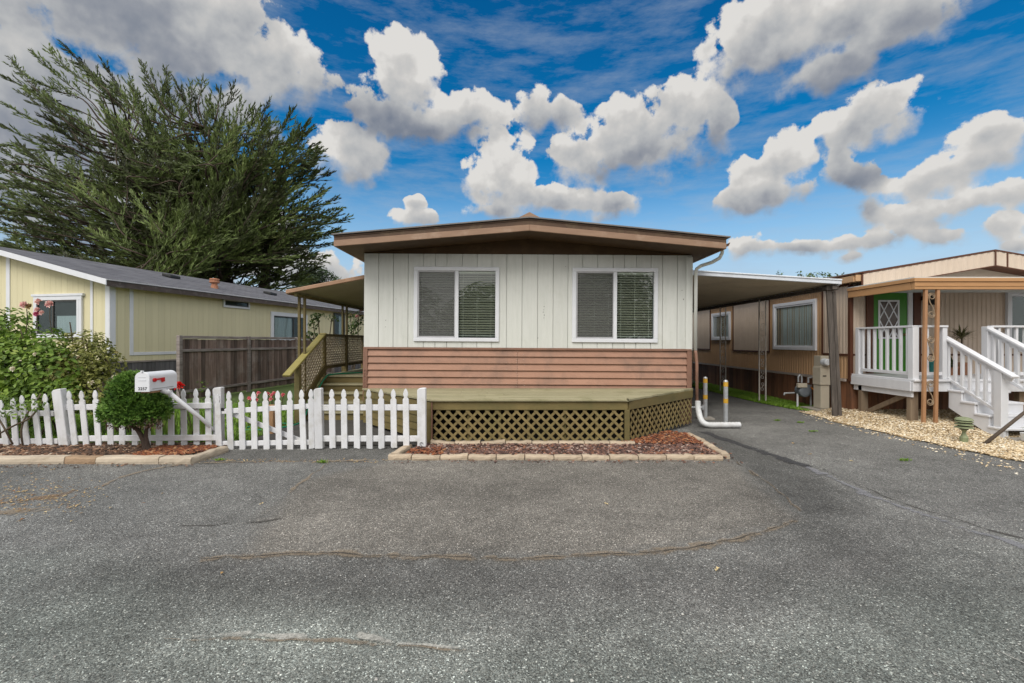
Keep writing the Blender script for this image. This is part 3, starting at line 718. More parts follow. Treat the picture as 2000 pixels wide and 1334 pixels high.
m.prism([a, a + V(0, 0, .165), a + E2 * .03 + V(0, 0, .165), a + E2 * .03], b - a); m.build('eave_board', pm('eave_brown_grey', (.10, .075, .065), (.07, .055, .05), 4, rough=.7, dirt=(.3, .27, .25), dscale=6, damt=.5), yh)
m = MB(); a = slope_pt(-.37, -.36, .105); b = slope_pt(-.37, TL, .105); m.prism([a, a + V(0, 0, .025), a + E2 * .10 + V(0, 0, .05), a + E2 * .10 + V(0, 0, .025)], b - a); m.build('drip_edge', pm('drip_metal', (.5, .5, .52), rough=.4), yh)
m = MB(); m.prism([slope_pt(-.31, -.33, -.02), slope_pt(SR, -.33, -.02), slope_pt(SR, -.33, 0), slope_pt(-.31, -.33, 0)], E1 * TL); m.build('soffit', M['yellow'], yh)
# roof vents
m = MB(); c = slope_pt(1.05, 4.55, .12); m.lathe(c, [(.13, -.06), (.12, .10), (.10, .11), (.10, .2)], 12); m.lathe(c, [(.15, .20), (.17, .22), (.17, .27), (.15, .275), (.15, .31), (.17, .32), (.16, .36), (.05, .38)], 12); m.build('vent_pipe', M['terracotta'], yroof)
for (s, t) in ((2.6, 4.2), (1.6, 8.2)):
    m = MB(); c = slope_pt(s, t, .19); ax = (E2 + V(0, 0, SLP)).normalized(); m.obox(c, ax * .2, E1 * .22, V(0, 0, .05)); m.build('box_vent', M['black'], yroof, bevel=.02)
def wnd(par, o, u, n, w, h, fw, fmat, mull=(), curtain=None, inner=None, gl='glass_far', back='room', sill=False, cross=()):
    """window on a solid wall: frame, pane(s), backing or curtain; o = lower left corner, u along, n outward"""
    o, u, n = Vector(o), Vector(u).normalized(), Vector(n).normalized(); Z = V(0, 0, 1)
    def bx(m, a0, a1, z0, z1, d0, d1): m.obox(o + u * (a0 + a1) / 2 + Z * (z0 + z1) / 2 + n * (d0 + d1) / 2, u * (a1 - a0) / 2, n * (d1 - d0) / 2, Z * (z1 - z0) / 2)
    f = MB(); bx(f, 0, w, 0, fw, .001, .06); bx(f, 0, w, h - fw, h, .001, .06); bx(f, 0, fw, fw, h - fw, .001, .06); bx(f, w - fw, w, fw, h - fw, .001, .06)
    if sill: bx(f, -.06, w + .06, h, h + .07, .001, .075)
    win = f.build('window', fmat, par, bevel=.006)
    im = inner or fmat; f = MB(); q = .035
    bx(f, fw, w - fw, fw, fw + q, .003, .045); bx(f, fw, w - fw, h - fw - q, h - fw, .003, .045); bx(f, fw, fw + q, fw + q, h - fw - q, .003, .045); bx(f, w - fw - q, w - fw, fw + q, h - fw - q, .003, .045)
    for k in mull: bx(f, w * k - .022, w * k + .022, fw + q, h - fw - q, .003, .045)
    f.build('frame', im, win)
    g = MB(); bx(g, fw + q, w - fw - q, fw + q, h - fw - q, .028, .030); g.build('pane', M[gl], win)
    g = MB(); bx(g, fw, w - fw, fw, h - fw, .001, .004); g.build('backing', M[back], win)
    if curtain:
        for (a, b, top) in curtain:
            g = MB(); x = a
            while x < b - .01:
                g.prism([o + u * x + n * .008 + Z * (fw + q), o + u * (x + .035) + n * .018 + Z * (fw + q), o + u * (x + .07) + n * .008 + Z * (fw + q)], Z * (top - fw - q)); x += .07
            g.build('curtain', M['curtain'], win)
    return win
UG, NG = E2, -E1
wn = wnd(yh, yp(2.60, 0, 1.70), -E2, -E1, 1.70, 1.17, .11, M['trim_white'], (.40,), [(.78, 1.5, .62)], M['dark_frame'], sill=True)
m = MB(); ybox(m, 1.0, 1.06, -.065, -.06, 1.78, 2.78); m.build('shutter_strip', M['trim_white'], yh)
wnd(yh, yp(0, 5.05, 2.83) - E1 * 1.25, E1, -E2, 1.25, .32, .07, M['trim_white'], (), None, M['dark_frame'])
wnd(yh, yp(0, 6.2, 1.55), E1, -E2, 2.35, 1.28, .16, M['trim_white'], (.6,), [(.2, 1.3, 1.05)], M['dark_frame'])
wnd(yh, yp(0, 10.7, 1.3), E1, -E2, 1.0, 1.75, .06, M['dark_frame'], (), [(.5, .9, 1.6)], M['dark_frame'])

# ================================================================== grey plank fence
gf = thing('plank_fence', (-8.5, 12.5, 0), 'weathered grey brown plank fence between the yellow home and the side porch', 'fence')
g0, g1 = V(-8.72, 11.9, 0), V(-7.7, 19.5, 0); gd = (g1 - g0).normalized(); gn = V(gd.y, -gd.x, 0)
for i in range(4):
    q = g0 + gd * (2.55 * i)
    m = MB(); m.obox(q + V(0, 0, .88) + gn * .03, gd * .05, gn * .05, V(0, 0, .88)); m.build('post', M['grey_rail'], gf, bevel=.006)
    if i == 3: break
    m = MB(); x = .05
    while x < 2.5:
        w = R(.12, .15); e = R(-.015, .01); m.obox(q + gd * (x + w / 2) + V(0, 0, .86 + e), gd * (w / 2 - .003), gn * .01, V(0, 0, .80)); x += w
    m.build('board_panel', M['grey_wood'], gf)
    for z in (.27, 1.36, 1.715):
        m = MB(); m.beam(q + gd * .052 + gn * .03 + V(0, 0, z), q + gd * 2.498 + gn * .03 + V(0, 0, z), .04, .075); m.build('rail', M['grey_rail'], gf, bevel=.005)

# ================================================================== tan home on the right
th = thing('mobile_home', (10.4, 12, 0), 'long tan and cream ribbed home with a green front door, right of the drive', 'mobile home')
WX, WY, TB, TT = 7.40, 9.95, .78, 3.04
TX1 = 13.5
m = MB(); m.corr((WX, WY, TB), (0, 1, 0), 13, TT - TB, (-1, 0, 0), .10, .012, .01); m.box(WX + .01, WX + .1, WY + .1, 23, TB, TT); m.build('side_wall', M['tan'], th)
m = MB(); m.corr((WX + .02, WY, TB), (1, 0, 0), 6.1, 2.0, (0, -1, 0), .10, .014, .01); m.corr((WX + .02, WY, TB + 2.0), (1, 0, 0), 6.1, .06, (0, -1, 0), .10, .014, .01)
m.prism([(WX + .02, WY + .012, TB), (TX1, WY + .012, TB), (TX1, WY + .012, 2.85), (10.3, WY + .012, 3.4), (WX + .02, WY + .012, 2.85)], (0, .08, 0)); m.build('front_wall', M['cream'], th)
def px2y(px): return WX * F / (px - CX)
for (ya, yb, z0, z1) in ((px2y(1388), px2y(1330), 1.30, 2.84), (px2y(1504), px2y(1433), 1.30, 2.82), (px2y(1660), px2y(1608), 1.33, 2.82)):
    m = MB(); m.corr((WX - .016, ya, z0), (0, 1, 0), yb - ya, z1 - z0, (-1, 0, 0), .10, .006, .01); m.build('cream_panel', M['cream'], th)
m = MB()
for px in (1388, 1433, 1504, 1608): y = px2y(px); m.box(WX - .03, WX - .002, y - .022, y + .022, 1.30, 2.83)
for (a, b) in ((1388, 1330), (1504, 1433), (1660, 1608)): m.box(WX - .03, WX - .002, px2y(a) + .023, px2y(b) - .023, 1.285, 1.325)
m.box(WX - .035, WX + .035, WY - .035, WY + .035, TB - .05, 2.84); m.box(WX - .032, WX - .003, WY + .04, 23, 2.835, 2.875)
m.box(WX - .02, WX + 6, WY - .022, WY - .015, 1.29, 1.33); m.build('batten', M['batten'], th)
m = MB(); m.box(WX - .055, WX - .015, WY + .1, 23, TB - .06, TB - .005); m.build('skirt_rail', pm('skirt_rail', (.42, .36, .32), (.34, .29, .26), 4, rough=.6), th)
m = MB(); y = WY
while y < 23: w = R(.12, .17); m.box(WX + .0, WX + .02, y, y + w - .006, .0, TB - .06 + R(-.01, 0)); y += w
x = WX + .022
while x < TX1: w = R(.12, .17); m.box(x, x + w - .006, WY, WY + .02, 0, TB - .06); x += w
m.box(WX + .025, WX + .05, WY + .03, 23, 0, TB); m.build('skirting', M['redwood'], th)
m = MB(); m.corr((WX - .012, WY + .05, 2.876), (0, 1, 0), 13, .17, (-1, 0, 0), .1, .006, .01); m.build('eave_band', M['tan'], th)
# roof with overhanging gable
RX, RZ, RE, RZE = 10.2, 3.51, 7.28, 3.03
m = MB()
FYR = 9.60
sl = (RZ - RZE) / (RX - 7.40)
m.prism([(RE - .06, FYR, RZE - .01), (RX, FYR, RZ + .01), (RX, FYR, RZ + .035), (RE - .06, FYR, RZE + .015)], (0, 14, 0)); m.prism([(RX, FYR, RZ + .01), (13.6, FYR, RZE - .1), (13.6, FYR, RZE - .075), (RX, FYR, RZ + .035)], (0, 14, 0))
troof = m.build('roof', M['batten'], th)
m = MB(); m.corr((RE - .14, 11.0, RZE + .01), (0, 1, 0), 12, 1.6, V(-sl, 0, 1).normalized(), .18, .03, .008, V(1, 0, sl).normalized(), .4); m.build('metal_roof_sheet', pm('roof_sheet_dark', (.10, .09, .085), (.05, .045, .04), 3, rough=.6), troof)
m = MB()
for (xa, za, xb, zb) in ((RE + .12, RZE, RX, RZ), (RX, RZ, 13.6, RZE - .1)):
    d = V(xb - xa, 0, zb - za); L = d.length; k = 0
    m.corr((xa, FYR - .002, za - .30), d.normalized(), L, .295, (0, -1, 0), .14, .008, .008, (0, 0, 1))
m.build('gable_fascia', M['cream'], th)
m = MB()
for (xa, za, xb, zb) in ((RE + .12, RZE - .30, RX, RZ - .30), (RX, RZ - .30, 13.6, RZE - .4)):
    m.prism([(xa, FYR - .014, za - .02), (xb, FYR - .014, zb - .02), (xb, FYR - .014, zb), (xa, FYR - .014, za)], (0, .36, 0))
    m.prism([(xa, FYR - .018, za + .30), (xb, FYR - .018, zb + .30), (xb, FYR - .018, zb + .325), (xa, FYR - .018, za + .325)], (0, .017, 0))
m.box(RE + .09, RE + .12, FYR - .016, FYR + .01, RZE - .30, RZE); m.box(10.17, 10.2, FYR - .02, FYR - .011, RZ - .30, RZ)
m.box(10.42, 10.45, FYR - .02, FYR - .011, RZ - .36, RZ - .04); m.build('fascia_trim', M['batten'], th)
m = MB(); m.box(RE - .05, RE + .12, FYR + .05, 23, RZE - .16, RZE - .03); m.box(RE - .02, RE + .11, FYR + .01, FYR + .05, RZE - .15, RZE - .02); m.build('eave_fascia', M['tan'], th)
# windows, door, wall lamp
wnd(th, (WX, px2y(1597), 1.38), (0, 1, 0), (-1, 0, 0), px2y(1513) - px2y(1597), 1.26, .085, M['trim_white'], (), [(.13, .92, 1.14), (.98, 1.45, 1.14)], M['trim_white'], 'glass', 'room')
wnd(th, (WX, px2y(1428), 1.65), (0, 1, 0), (-1, 0, 0), px2y(1392) - px2y(1428), .97, .09, M['trim_white'], (.5,), [(.15, .5, .85)], M['trim_white'])
wnd(th, (10.76, WY - .015, 1.45), (1, 0, 0), (0, -1, 0), 1.9, 1.24, .075, M['trim_white'], (), None, M['trim_white'], 'glass')
m = MB(); m.box(7.875, 8.60, WY - .045, WY - .02, .92, 2.66)
dr_ = m.build('door', M['green'], th, bevel=.004)
m = MB(); dx0, dx1, dz0, dz1 = 7.965, 8.42, 1.66, 2.50; yy = WY - .062
m.box(dx0, dx1, yy, yy + .016, dz0, dz0 + .035); m.box(dx0, dx1, yy, yy + .016, dz1 - .035, dz1); m.box(dx0, dx0 + .035, yy, yy + .016, dz0 + .036, dz1 - .036); m.box(dx1 - .035, dx1, yy, yy + .016, dz0 + .036, dz1 - .036)
wd, hg = dx1 - dx0, dz1 - dz0
for (a, b, c, d) in ((0, 0, 1, 1), (0, .5, .5, 1), (.5, 0, 1, .5), (0, 1, 1, 0), (0, .5, .5, 0), (.5, 1, 1, .5)):
    lay = .001 if d > b else .007
    m.beam((dx0 + .02 + a * (wd - .04), yy + lay + .003, dz0 + .02 + b * (hg - .04)), (dx0 + .02 + c * (wd - .04), yy + lay + .003, dz0 + .02 + d * (hg - .04)), .022, .006, (0, 1, 0))
lw = m.build('lattice_window', M['trim_white'], dr_)
m = MB(); m.box(dx0 + .01, dx1 - .01, WY - .050, WY - .046, dz0 + .01, dz1 - .01); m.build('dark_pane', pm('door_pane', (.06, .035, .025), rough=.15), dr_)
m = MB(); m.lathe((8.54, WY - .045, 1.75), [(.03, 0), (.02, .03), (.035, .05), (.02, .075)], 12, None, (V(1, 0, 0), V(0, 0, 1), V(0, -1, 0))); m.build('handle', pm('brass', (.4, .28, .1), rough=.3, metal=.8), dr_)
m = MB(); m.box(7.72, 7.868, WY - .05, WY - .018, .92, 2.66); m.build('door_shutter', M['batten'], th)
m = MB(); m.box(8.75, 8.90, WY - .05, WY - .018, .92, 2.66); m.build('door_shutter', M['batten'], th)
m = MB(); m.box(8.605, 8.70, WY - .07, WY - .02, .92, 2.67); m.box(7.868, 8.604, WY - .06, WY - .02, 2.662, 2.70); m.build('door_jamb', M['trim_white'], th)
m = MB(); m.box(8.9, 9.0, WY - .09, WY - .02, 2.50, 2.58); m.lathe((9.05, WY - .14, 2.42), [(.03, .16), (.09, .12), (.085, .0), (.05, -.03)], 10); m.build('wall_lamp', M['black'], th)

# porch canopy on a scrolled post
pc = thing('porch_canopy', (7.63, 8.31, 0), 'tan flat canopy on a pair of scrolled posts over the entry of the tan home', 'canopy')
m = MB(); b0, b1 = 2.55, 2.755
m.box(7.32, 12, 8.27, 8.35, b0, b1 - .07); m.box(7.30, 12, 8.25, 8.36, b1 - .066, b1); m.box(7.32, 12, 8.258, 8.268, b0 + .055, b0 + .067)
m.box(7.32, 7.37, 8.362, 9.92, b0, b1 - .07); m.box(7.30, 7.38, 8.362, 9.92, b1 - .066, b1 - .002); m.build('beam', M['beam_tan'], pc, bevel=.004)
m = MB(); m.box(7.375, 12, 8.355, 9.9, b1 - .09, b1 - .07); m.build('ceiling', M['ceiling'], pc)
m = MB(); m.box(7.31, 12, 8.27, 9.92, b1 + .001, b1 + .02); m.build('roof', M['ceiling'], pc)
for xx in (7.515, 7.735):
    m = MB(); m.beam((xx - .005, 8.31, .02), (xx + .035, 8.31, b0 - .002), .055, .05, (0, 1, 0)); m.build('post', M['iron_tan'], pc, bevel=.004)
for (z0, z1) in ((2.02, 2.50), (1.22, 1.70), (.42, .90)):
    m = MB(); x0, x1 = 7.555 + .014 * z0, 7.71 + .014 * z0; xm = (x0 + x1) / 2; zm = (z0 + z1) / 2; r0 = .066; pts = []
    for k in range(22):
        t = k / 21; a = math.pi * .95 - t * math.pi * 3.0; q = r0 * (1 - .62 * t)
        pts.append(V(xm + .004 + q * math.cos(a) , 8.31, z1 - r0 - .01 + q * math.sin(a)))
    m.tube(pts, .009, 6); p2 = [V(2 * xm - p.x, 8.31, 2 * zm - p.z) for p in pts]; m.tube(p2, .009, 6)
    m.tube([pts[0], V(xm - .03, 8.31, zm + .05), V(xm + .03, 8.31, zm - .05), p2[0]], .009, 6); m.build('scroll', pm('scroll_iron', (.40, .30, .20), (.20, .14, .09), 10, rough=.5), pc)

# white deck with stairs
wd_ = thing('entry_deck', (8.4, 9.0, 0), 'white painted entry deck with railings and a stair of four steps, before the green door', 'deck')
WP = M['paint_white_stair']; DZ = .90
m = MB(); x = 7.40
while x < 12: m.box(x, x + .137, 8.36 + R(-.006, .006), 9.93, DZ - .038, DZ); x += .142
m.build('deck_boards', WP, wd_, bevel=.004)
m = MB(); m.box(7.40, 12, 8.40, 8.44, DZ - .225, DZ - .04); m.box(7.385, 7.425, 8.441, 9.93, DZ - .225, DZ - .04)
m.prism([(7.43, 8.46, DZ - .22), (7.43, 8.46, DZ - .34), (7.43, 9.9, DZ - .34), (7.43, 9.9, DZ - .22)], (.04, 0, 0)); m.build('rim_board', WP, wd_, bevel=.004)
for (xx, yy) in ((7.52, 8.55), (7.50, 9.72), (9.6, 8.6), (11.4, 8.6)):
    m = MB(); m.box(xx - .07, xx + .07, yy - .05, yy + .05, -.02, DZ - .226); m.build('support_post', M['deck_wood'], wd_, bevel=.005)
m = MB(); m.beam((7.52, 9.66, .1), (7.52, 8.62, .62), .04, .09); m.build('brace', M['deck_wood'], wd_)
def rail(a, b, z0, z1, n, w=.10, bal=.045, post_a=True, post_b=True, lo=.10):
    a, b = Vector(a), Vector(b); d = b - a; L = d.length; u = d.normalized()
    m = MB(); m.beam(a + V(0, 0, z1 - .02), b + V(0, 0, z1 - .02), w, .038); m.build('top_rail', WP, wd_, bevel=.005)
    m = MB(); m.beam(a + V(0, 0, z0 + lo), b + V(0, 0, z0 + lo), .045, .06); m.build('bottom_rail', WP, wd_, bevel=.004)
    for i in range(n):
        q = a + u * L * (i + 1) / (n + 1); s = V(-u.y, u.x, 0)
        zA = z0 + lo + .03
        m = MB(); m.obox(q + V(0, 0, (zA + z1 - .04) / 2), u * bal / 2, s * bal / 2, V(0, 0, (z1 - .04 - zA) / 2)); m.build('baluster', WP, wd_, bevel=.003)
def newel(x, y, z0, z1, w=.10):
    m = MB(); m.box(x - w / 2, x + w / 2, y - w / 2, y + w / 2, z0, z1); return m.build('newel_post', WP, wd_, bevel=.006)
RT = 1.90
newel(7.46, 9.78, DZ + .001, RT - .04); newel(7.47, 8.47, DZ - .2, RT - .04, .115); newel(8.02, 8.47, DZ + .001, RT - .04, .09); newel(8.88, 8.50, DZ - .2, RT - .02, .12)
rail((7.46, 9.83, 0), (7.46, 8.42, 0), DZ, RT, 8); rail((7.53, 8.46, 0), (8.07, 8.46, 0), DZ, RT, 2); rail((8.94, 8.52, 0), (11.9, 8.52, 0), DZ, RT, 17)
# stairs: down towards the drive
SX0, SX1 = 8.05, 8.90
for i in range(4):
    zt = DZ - .18 * (i + 1); y1 = 8.40 - .235 * i
    if i < 4:
        m = MB(); m.box(SX0 - .02, SX1 + .02, y1 - .27, y1 - .005, zt - .04, zt); m.build('step', WP, wd_, bevel=.008)
    m = MB(); m.box(SX0 + .045, SX1 - .02, y1 - .025, y1 - .005, zt + .001, zt + .139); m.build('riser', WP, wd_)
for xx in (SX0, SX1 - .04):
    m = MB(); poly = [(xx, 8.395, DZ - .05), (xx, 8.395, DZ - .33)]
    poly = [(xx, 8.39, DZ - .24), (xx, 8.39, DZ - .52), (xx, 7.62, .0), (xx, 7.46, .0), (xx, 7.46, .135)]
    st = []
    for i in range(3, -1, -1):
        zt = DZ - .18 * (i + 1) - .042; y1 = 8.40 - .235 * i
        st += [(xx, y1 - .24, zt), (xx, y1 - .012, zt)]
    m.prism(poly[1:4] + st, (.04, 0, 0)); m.build('stringer', WP, wd_)
def stair_rail(x, y0, z0, y1, z1, n, low=.72):
    m = MB(); m.beam((x, y0, z0), (x, y1, z1), .12, .04, (0, 0, 1)); m.beam((x, y0 - .05, z0 - .06 - .02), (x, y1 + .05, z1 - .06 + .02), .035, .085, (0, 0, 1)); m.build('handrail', WP, wd_, bevel=.006)
    m = MB(); m.beam((x, y0 - .03, z0 - low - .02), (x, y1 + .20, z1 - low + .10), .06, .05, (0, 0, 1)); m.build('stair_bottom_rail', WP, wd_, bevel=.004)
    for i in range(n):
        f = (i + .6) / (n + .5) * .84; y = y0 + (y1 - y0) * f; z = z0 + (z1 - z0) * f
        m = MB(); m.box(x - .022, x + .022, y - .022, y + .022, z - low + .01, z - .05); m.build('baluster', WP, wd_, bevel=.003)
stair_rail(8.10, 8.66, 1.76, 7.32, 1.02, 8); stair_rail(8.87, 8.46, 1.84, 7.12, 1.06, 8)
newel(8.115, 7.555, 0, 1.12, .125); newel(8.87, 7.36, 0, 1.15, .12)

# plants in pots on the deck
def spiky(name, p, pot_r, pot_h, potmat, label, stem_h, n, L, mat='spike', pot_label='pot'):
    t = thing(name, p, label, 'potted plant', 'potted plants on the white entry deck'); p = Vector(p)
    m = MB(); m.lathe(p, [(pot_r * .72, 0), (pot_r, pot_h * .85), (pot_r * 1.08, pot_h * .86), (pot_r * 1.08, pot_h), (pot_r * .9, pot_h), (pot_r * .88, pot_h * .9)], 18); m.build('pot', potmat, t, smooth=False)
    m = MB()
    if stem_h > .02:
        m.tube([p + V(0, 0, pot_h * .8), p + V(.02, 0, pot_h + stem_h)], [.02, .014], 6); m.build('stem', M['stem'], t); m = MB()
    for i in range(n):
        a = R(0, 6.28); e = R(.1, 1.3); d = V(math.cos(a) * math.cos(e), math.sin(a) * math.cos(e), math.sin(e)); b = p + V(0, 0, pot_h + stem_h + R(-.06, .02)); r = random.random(); w = R(.018, .028); sd = d.cross(V(0, 0, 1)).normalized() * w / 2
        l = L * R(.6, 1.1); m1 = b + d * l * .5 + V(0, 0, -.02); e1 = b + d * l * .95 + V(0, 0, -.12 * l / L * R(.5, 1.5))
        m.add([b - sd * .6, b + sd * .6, m1 + sd, m1 - sd, e1], [(0, 1, 2, 3), (3, 2, 4)], r)
    m.build('foliage', M[mat], t); return t
spiky('potted_plant', (8.76, 9.35, DZ), .17, .30, M['teal_pot'], 'teal pot with low yellowish leaves on the white deck', 0, 60, .34)
spiky('potted_plant', (9.42, 9.55, DZ), .15, .26, M['terra_pot'], 'tall spiky dracaena in a terracotta pot on the white deck', .55, 90, .42)
spiky('potted_plant', (9.12, 9.45, DZ), .11, .18, M['terra_pot'], 'small bushy plant in a low terracotta pot, between the teal pot and the spiky dracaena', .02, 80, .36, 'vine')

# ================================================================== meters
em = thing('electric_meter', (7.15, 10.5, 0), 'beige electric meter pedestal with a round dial, beside the dark wooden carport post', 'electric meter')
ex0, ex1, ey0, ey1 = 7.05, 7.27, 10.42, 10.68
m = MB(); m.box(ex0 + .02, ex1, ey0, ey1, .06, .60); m.box(ex0, ex1 + .01, ey0 - .02, ey1, .602, 1.0); m.box(ex0 + .03, ex1, ey0 + .02, ey1, 1.002, 1.27); m.box(ex0 + .01, ex1 + .015, ey0 - .035, ey1, 1.0, 1.02); m.build('cabinet', M['meter_beige'], em, bevel=.008)
m = MB(); m.lathe((7.15, ey0 + .02, 1.13), [(.085, 0), (.085, .05), (.078, .07), (.078, .13), (.06, .15)], 20, None, (V(1, 0, 0), V(0, 0, 1), V(0, -1, 0))); m.build('dial', pm('meter_glass', (.62, .65, .68), rough=.2, bump=0), em, smooth=False)
m = MB(); m.box(7.10, 7.18, ey0 - .026, ey0 - .021, .80, .825); m.build('latch', M['black'], em)
m = MB(); m.prism([(6.86, 10.25, 0), (7.38, 10.25, 0), (7.38, 10.85, 0), (6.86, 10.85, 0)], (0, 0, .055)); m.build('footing', M['concrete'], em)
gm = thing('gas_meter', (7.0, 11.0, 0), 'grey gas meter with pipes and an orange hose in the grass strip', 'gas meter')
c = V(7.02, 11.0, .42)
m = MB(); m.lathe(c + V(0, .1, 0), [(.09, 0), (.15, .02), (.155, .14), (.15, .22), (.09, .24)], 16, None, (V(1, 0, 0), V(0, 0, 1), V(0, -1, 0))); m.box(c.x - .12, c.x + .14, 10.90, 11.06, .40, .56); m.build('body', M['meter_grey'], gm, bevel=.01)
m = MB(); m.box(c.x - .20, c.x + .02, 10.84, 10.92, .50, .60); m.build('index_box', M['meter_beige'], gm, bevel=.008)
m = MB(); m.tube([(c.x - .12, 11, 0), (c.x - .12, 11, .34)], .022, 8); m.build('riser_pipe', M['pipe_white'], gm)
m = MB(); m.tube(catmull([V(c.x - .02, 11, .6), V(c.x - .02, 11, .74), V(c.x - .06, 11, .79), V(c.x - .1, 11, .74), V(c.x - .1, 11, .62)], 5), .02, 8); m.tube([(c.x + .14, 11, .60), (c.x + .14, 11, .72), (c.x + .24, 11, .73)], .025, 8); m.tube([(c.x + .2, 11, 0), (c.x + .2, 11, .55)], .02, 8); m.build('pipe', M['galv'], gm)
m = MB(); m.tube([(c.x - .2, 11, .36), (c.x - .44, 11, .35), (c.x - .46, 10.97, .31)], .02, 8); m.build('side_pipe', M['galv'], gm)
m = MB(); m.tube(catmull([V(c.x + .15, 10.95, .52), V(c.x + .22, 10.9, .44), V(c.x + .28, 10.9, .46), V(c.x + .32, 11.0, .62), V(c.x + .34, 11.2, .72)], 6), .014, 7); m.build('hose', M['orange'], gm)

# ================================================================== small things on the gravel
pl = V(7.13, 7.18, 0)
t = thing('path_lamp', pl, 'small tiered green grey path lamp standing in the tan gravel', 'garden lamp')
m = MB(); m.lathe(pl, [(.05, 0), (.055, .09), (.035, .12), (.022, .17), (.035, .20), (.055, .215)], 12); m.build('base', M['lamp_green'], t, smooth=False)
for i in range(3):
    m = MB(); m.lathe(pl + V(0, 0, .235 + .045 * i), [(.06, 0), (.118 - .004 * i, .006), (.118 - .004 * i, .018), (.075, .034)], 20); m.build('tier', M['lamp_green'], t)
m = MB(); m.lathe(pl + V(0, 0, .215), [(.055, 0), (.055, .135)], 10); m.build('lens', pm('lamp_lens', (.12, .12, .10), rough=.3, bump=0), t)
m = MB(); m.lathe(pl + V(0, 0, .365), [(.115, 0), (.10, .025), (.05, .042), (.01, .045)], 20); m.build('cap', M['lamp_green'], t, smooth=False)
m = MB(); m.tube([(7.32, 7.06, .0), (7.9, 7.1, .42), (8.75, 7.16, 1.02)], [.026, .024, .022], 8); m.build('pole', M['stick'], at=(7.32, 7.06, 0), smooth=True, label='dark wooden pole leaning over the gravel at the foot of the white stairs', cat='pole')
m = MB(); m.prism([(8.02, 7.25, 0), (8.9, 7.2, 0), (8.95, 7.5, 0), (8.06, 7.44, 0)], (0, 0, .035)); m.build('stepping_slab', M['concrete'], at=(8.4, 7.35, 0), bevel=.008, label='grey concrete slab lying at the foot of the white stairs', cat='paving slab')
t = thing('potted_plant', (8.25, 7.1, 0), 'low white trough pot with green sprigs on the gravel by the stair foot', 'potted plant')
m = MB(); m.prism([(8.05, 7.0, .03), (8.38, 7.0, .03), (8.41, 7.0, .17), (8.02, 7.0, .17)], (0, .2, 0)); m.build('pot', M['white_pot'], t, bevel=.008)
m = MB()
for i in range(110):
    b = V(R(8.06, 8.6), R(7.03, 7.18), R(.17, .3)); a = R(0, 6.28); m.leaf(b, V(math.cos(a), math.sin(a), R(-.2, 1)), V(0, 0, 1), R(.05, .09), .022)
m.build('foliage', M['dwarf'], t)
# ================================================================== white picket fence: two runs and a gate
PW = M['paint_white']
HEADP = [(0, .004), (-.012, .014), (-.035, .026), (-.065, .034), (-.09, .036), (-.108, .031), (-.122, .025), (-.135, .026), (-.146, .034), (-.156, .043)]
def picket(par, tx, ty, bx, by, Y, w=.088, chip=0):
    t, b = P(tx, ty, Y), P(bx, by, Y); up = (t - b).normalized(); sd = V(up.z, 0, -up.x)
    k = w / .088; f = V(0, -.021, 0); yj = V(0, R(-.004, .004), 0)
    e = [R(-.008, .012) for _ in range(4)]
    L = [t + up * z - sd * x * k for z, x in HEADP]; Rr = [t + up * z + sd * x * k for z, x in HEADP]
    hw = .044 * k
    bot = [b + sd * hw + up * e[0], b + sd * hw * .3 + up * e[1], b - sd * hw * .4 + up * e[2], b - sd * hw + up * e[3]]
    poly = [p + yj for p in (L[::-1] + Rr + bot)]
    m = MB(); m.prism(poly[::-1], f); return m.build('picket', PW, par, bevel=.004)
def railpx(par, x0, y0, x1, y1, Y0, Y1, h=.085, th=.03, dy=.017):
    m = MB(); a, b = P(x0, y0, Y0) + V(0, dy, 0), P(x1, y1, Y1) + V(0, dy, 0); n = 4
    m.beam(a, b, th, h); return m.build('rail', PW, par, bevel=.005)
def postpx(par, tx, ty, bx, by, Y, w=.115, d=.09, dy=.03, cap=.02):
    t, b = P(tx, ty, Y), P(bx, by, Y); up = (t - b).normalized(); sd = V(up.z, 0, -up.x)
    m = MB(); m.prism([b - sd * w / 2 + V(0, dy, 0), b + sd * w / 2 + V(0, dy, 0), t + sd * w / 2 - up * cap * .2 + V(0, dy, 0), t + sd * w * .2 + V(0, dy, 0), t - sd * w * .3 - up * cap * .4 + V(0, dy, 0), t - sd * w / 2 - up * cap * 1.6 + V(0, dy, 0)], (0, d, 0)); return m.build('post', PW, par, bevel=.006)
YA = 6.86
fl = thing('picket_fence', P(200, 874, YA), 'left run of the white picket fence with leaning pickets, between rose bush and gate', 'picket fence', 'white picket fence runs')
for q in ((-28, 785, -13, 872), (2, 781, 14, 873), (26, 777, 33, 874), (43, 772, 55, 874), (66, 769, 78, 874), (89, 769, 100, 874), (135.5, 763, 149, 874), (160, 763, 171, 874), (187, 762, 195, 874), (215, 764, 218, 874), (240, 764, 240, 873), (264, 764, 265, 872), (288, 764, 289, 870), (311, 764, 312, 872), (335, 761, 336, 872), (359, 760, 361, 873), (383, 759, 385, 871), (407, 759, 409, 874)):
    picket(fl, *q, YA, .090)
postpx(fl, 111, 760, 126, 874, YA - .03, .14, .10, -.02)
railpx(fl, -40, 806, 104, 808, YA, YA, .08); railpx(fl, -40, 862, 112, 862, YA, YA, .08)
railpx(fl, 118, 796, 412, 792.5, YA, YA - .06, .085); railpx(fl, 130, 857, 424, 855, YA, YA - .06, .085)
postpx(fl, 420, 757, 421, 873, YA, .13, .09, .035)
YG = 6.78
gt = thing('picket_gate', P(522, 878, YG), 'white picket gate with a diagonal brace, between the two fence runs', 'gate')
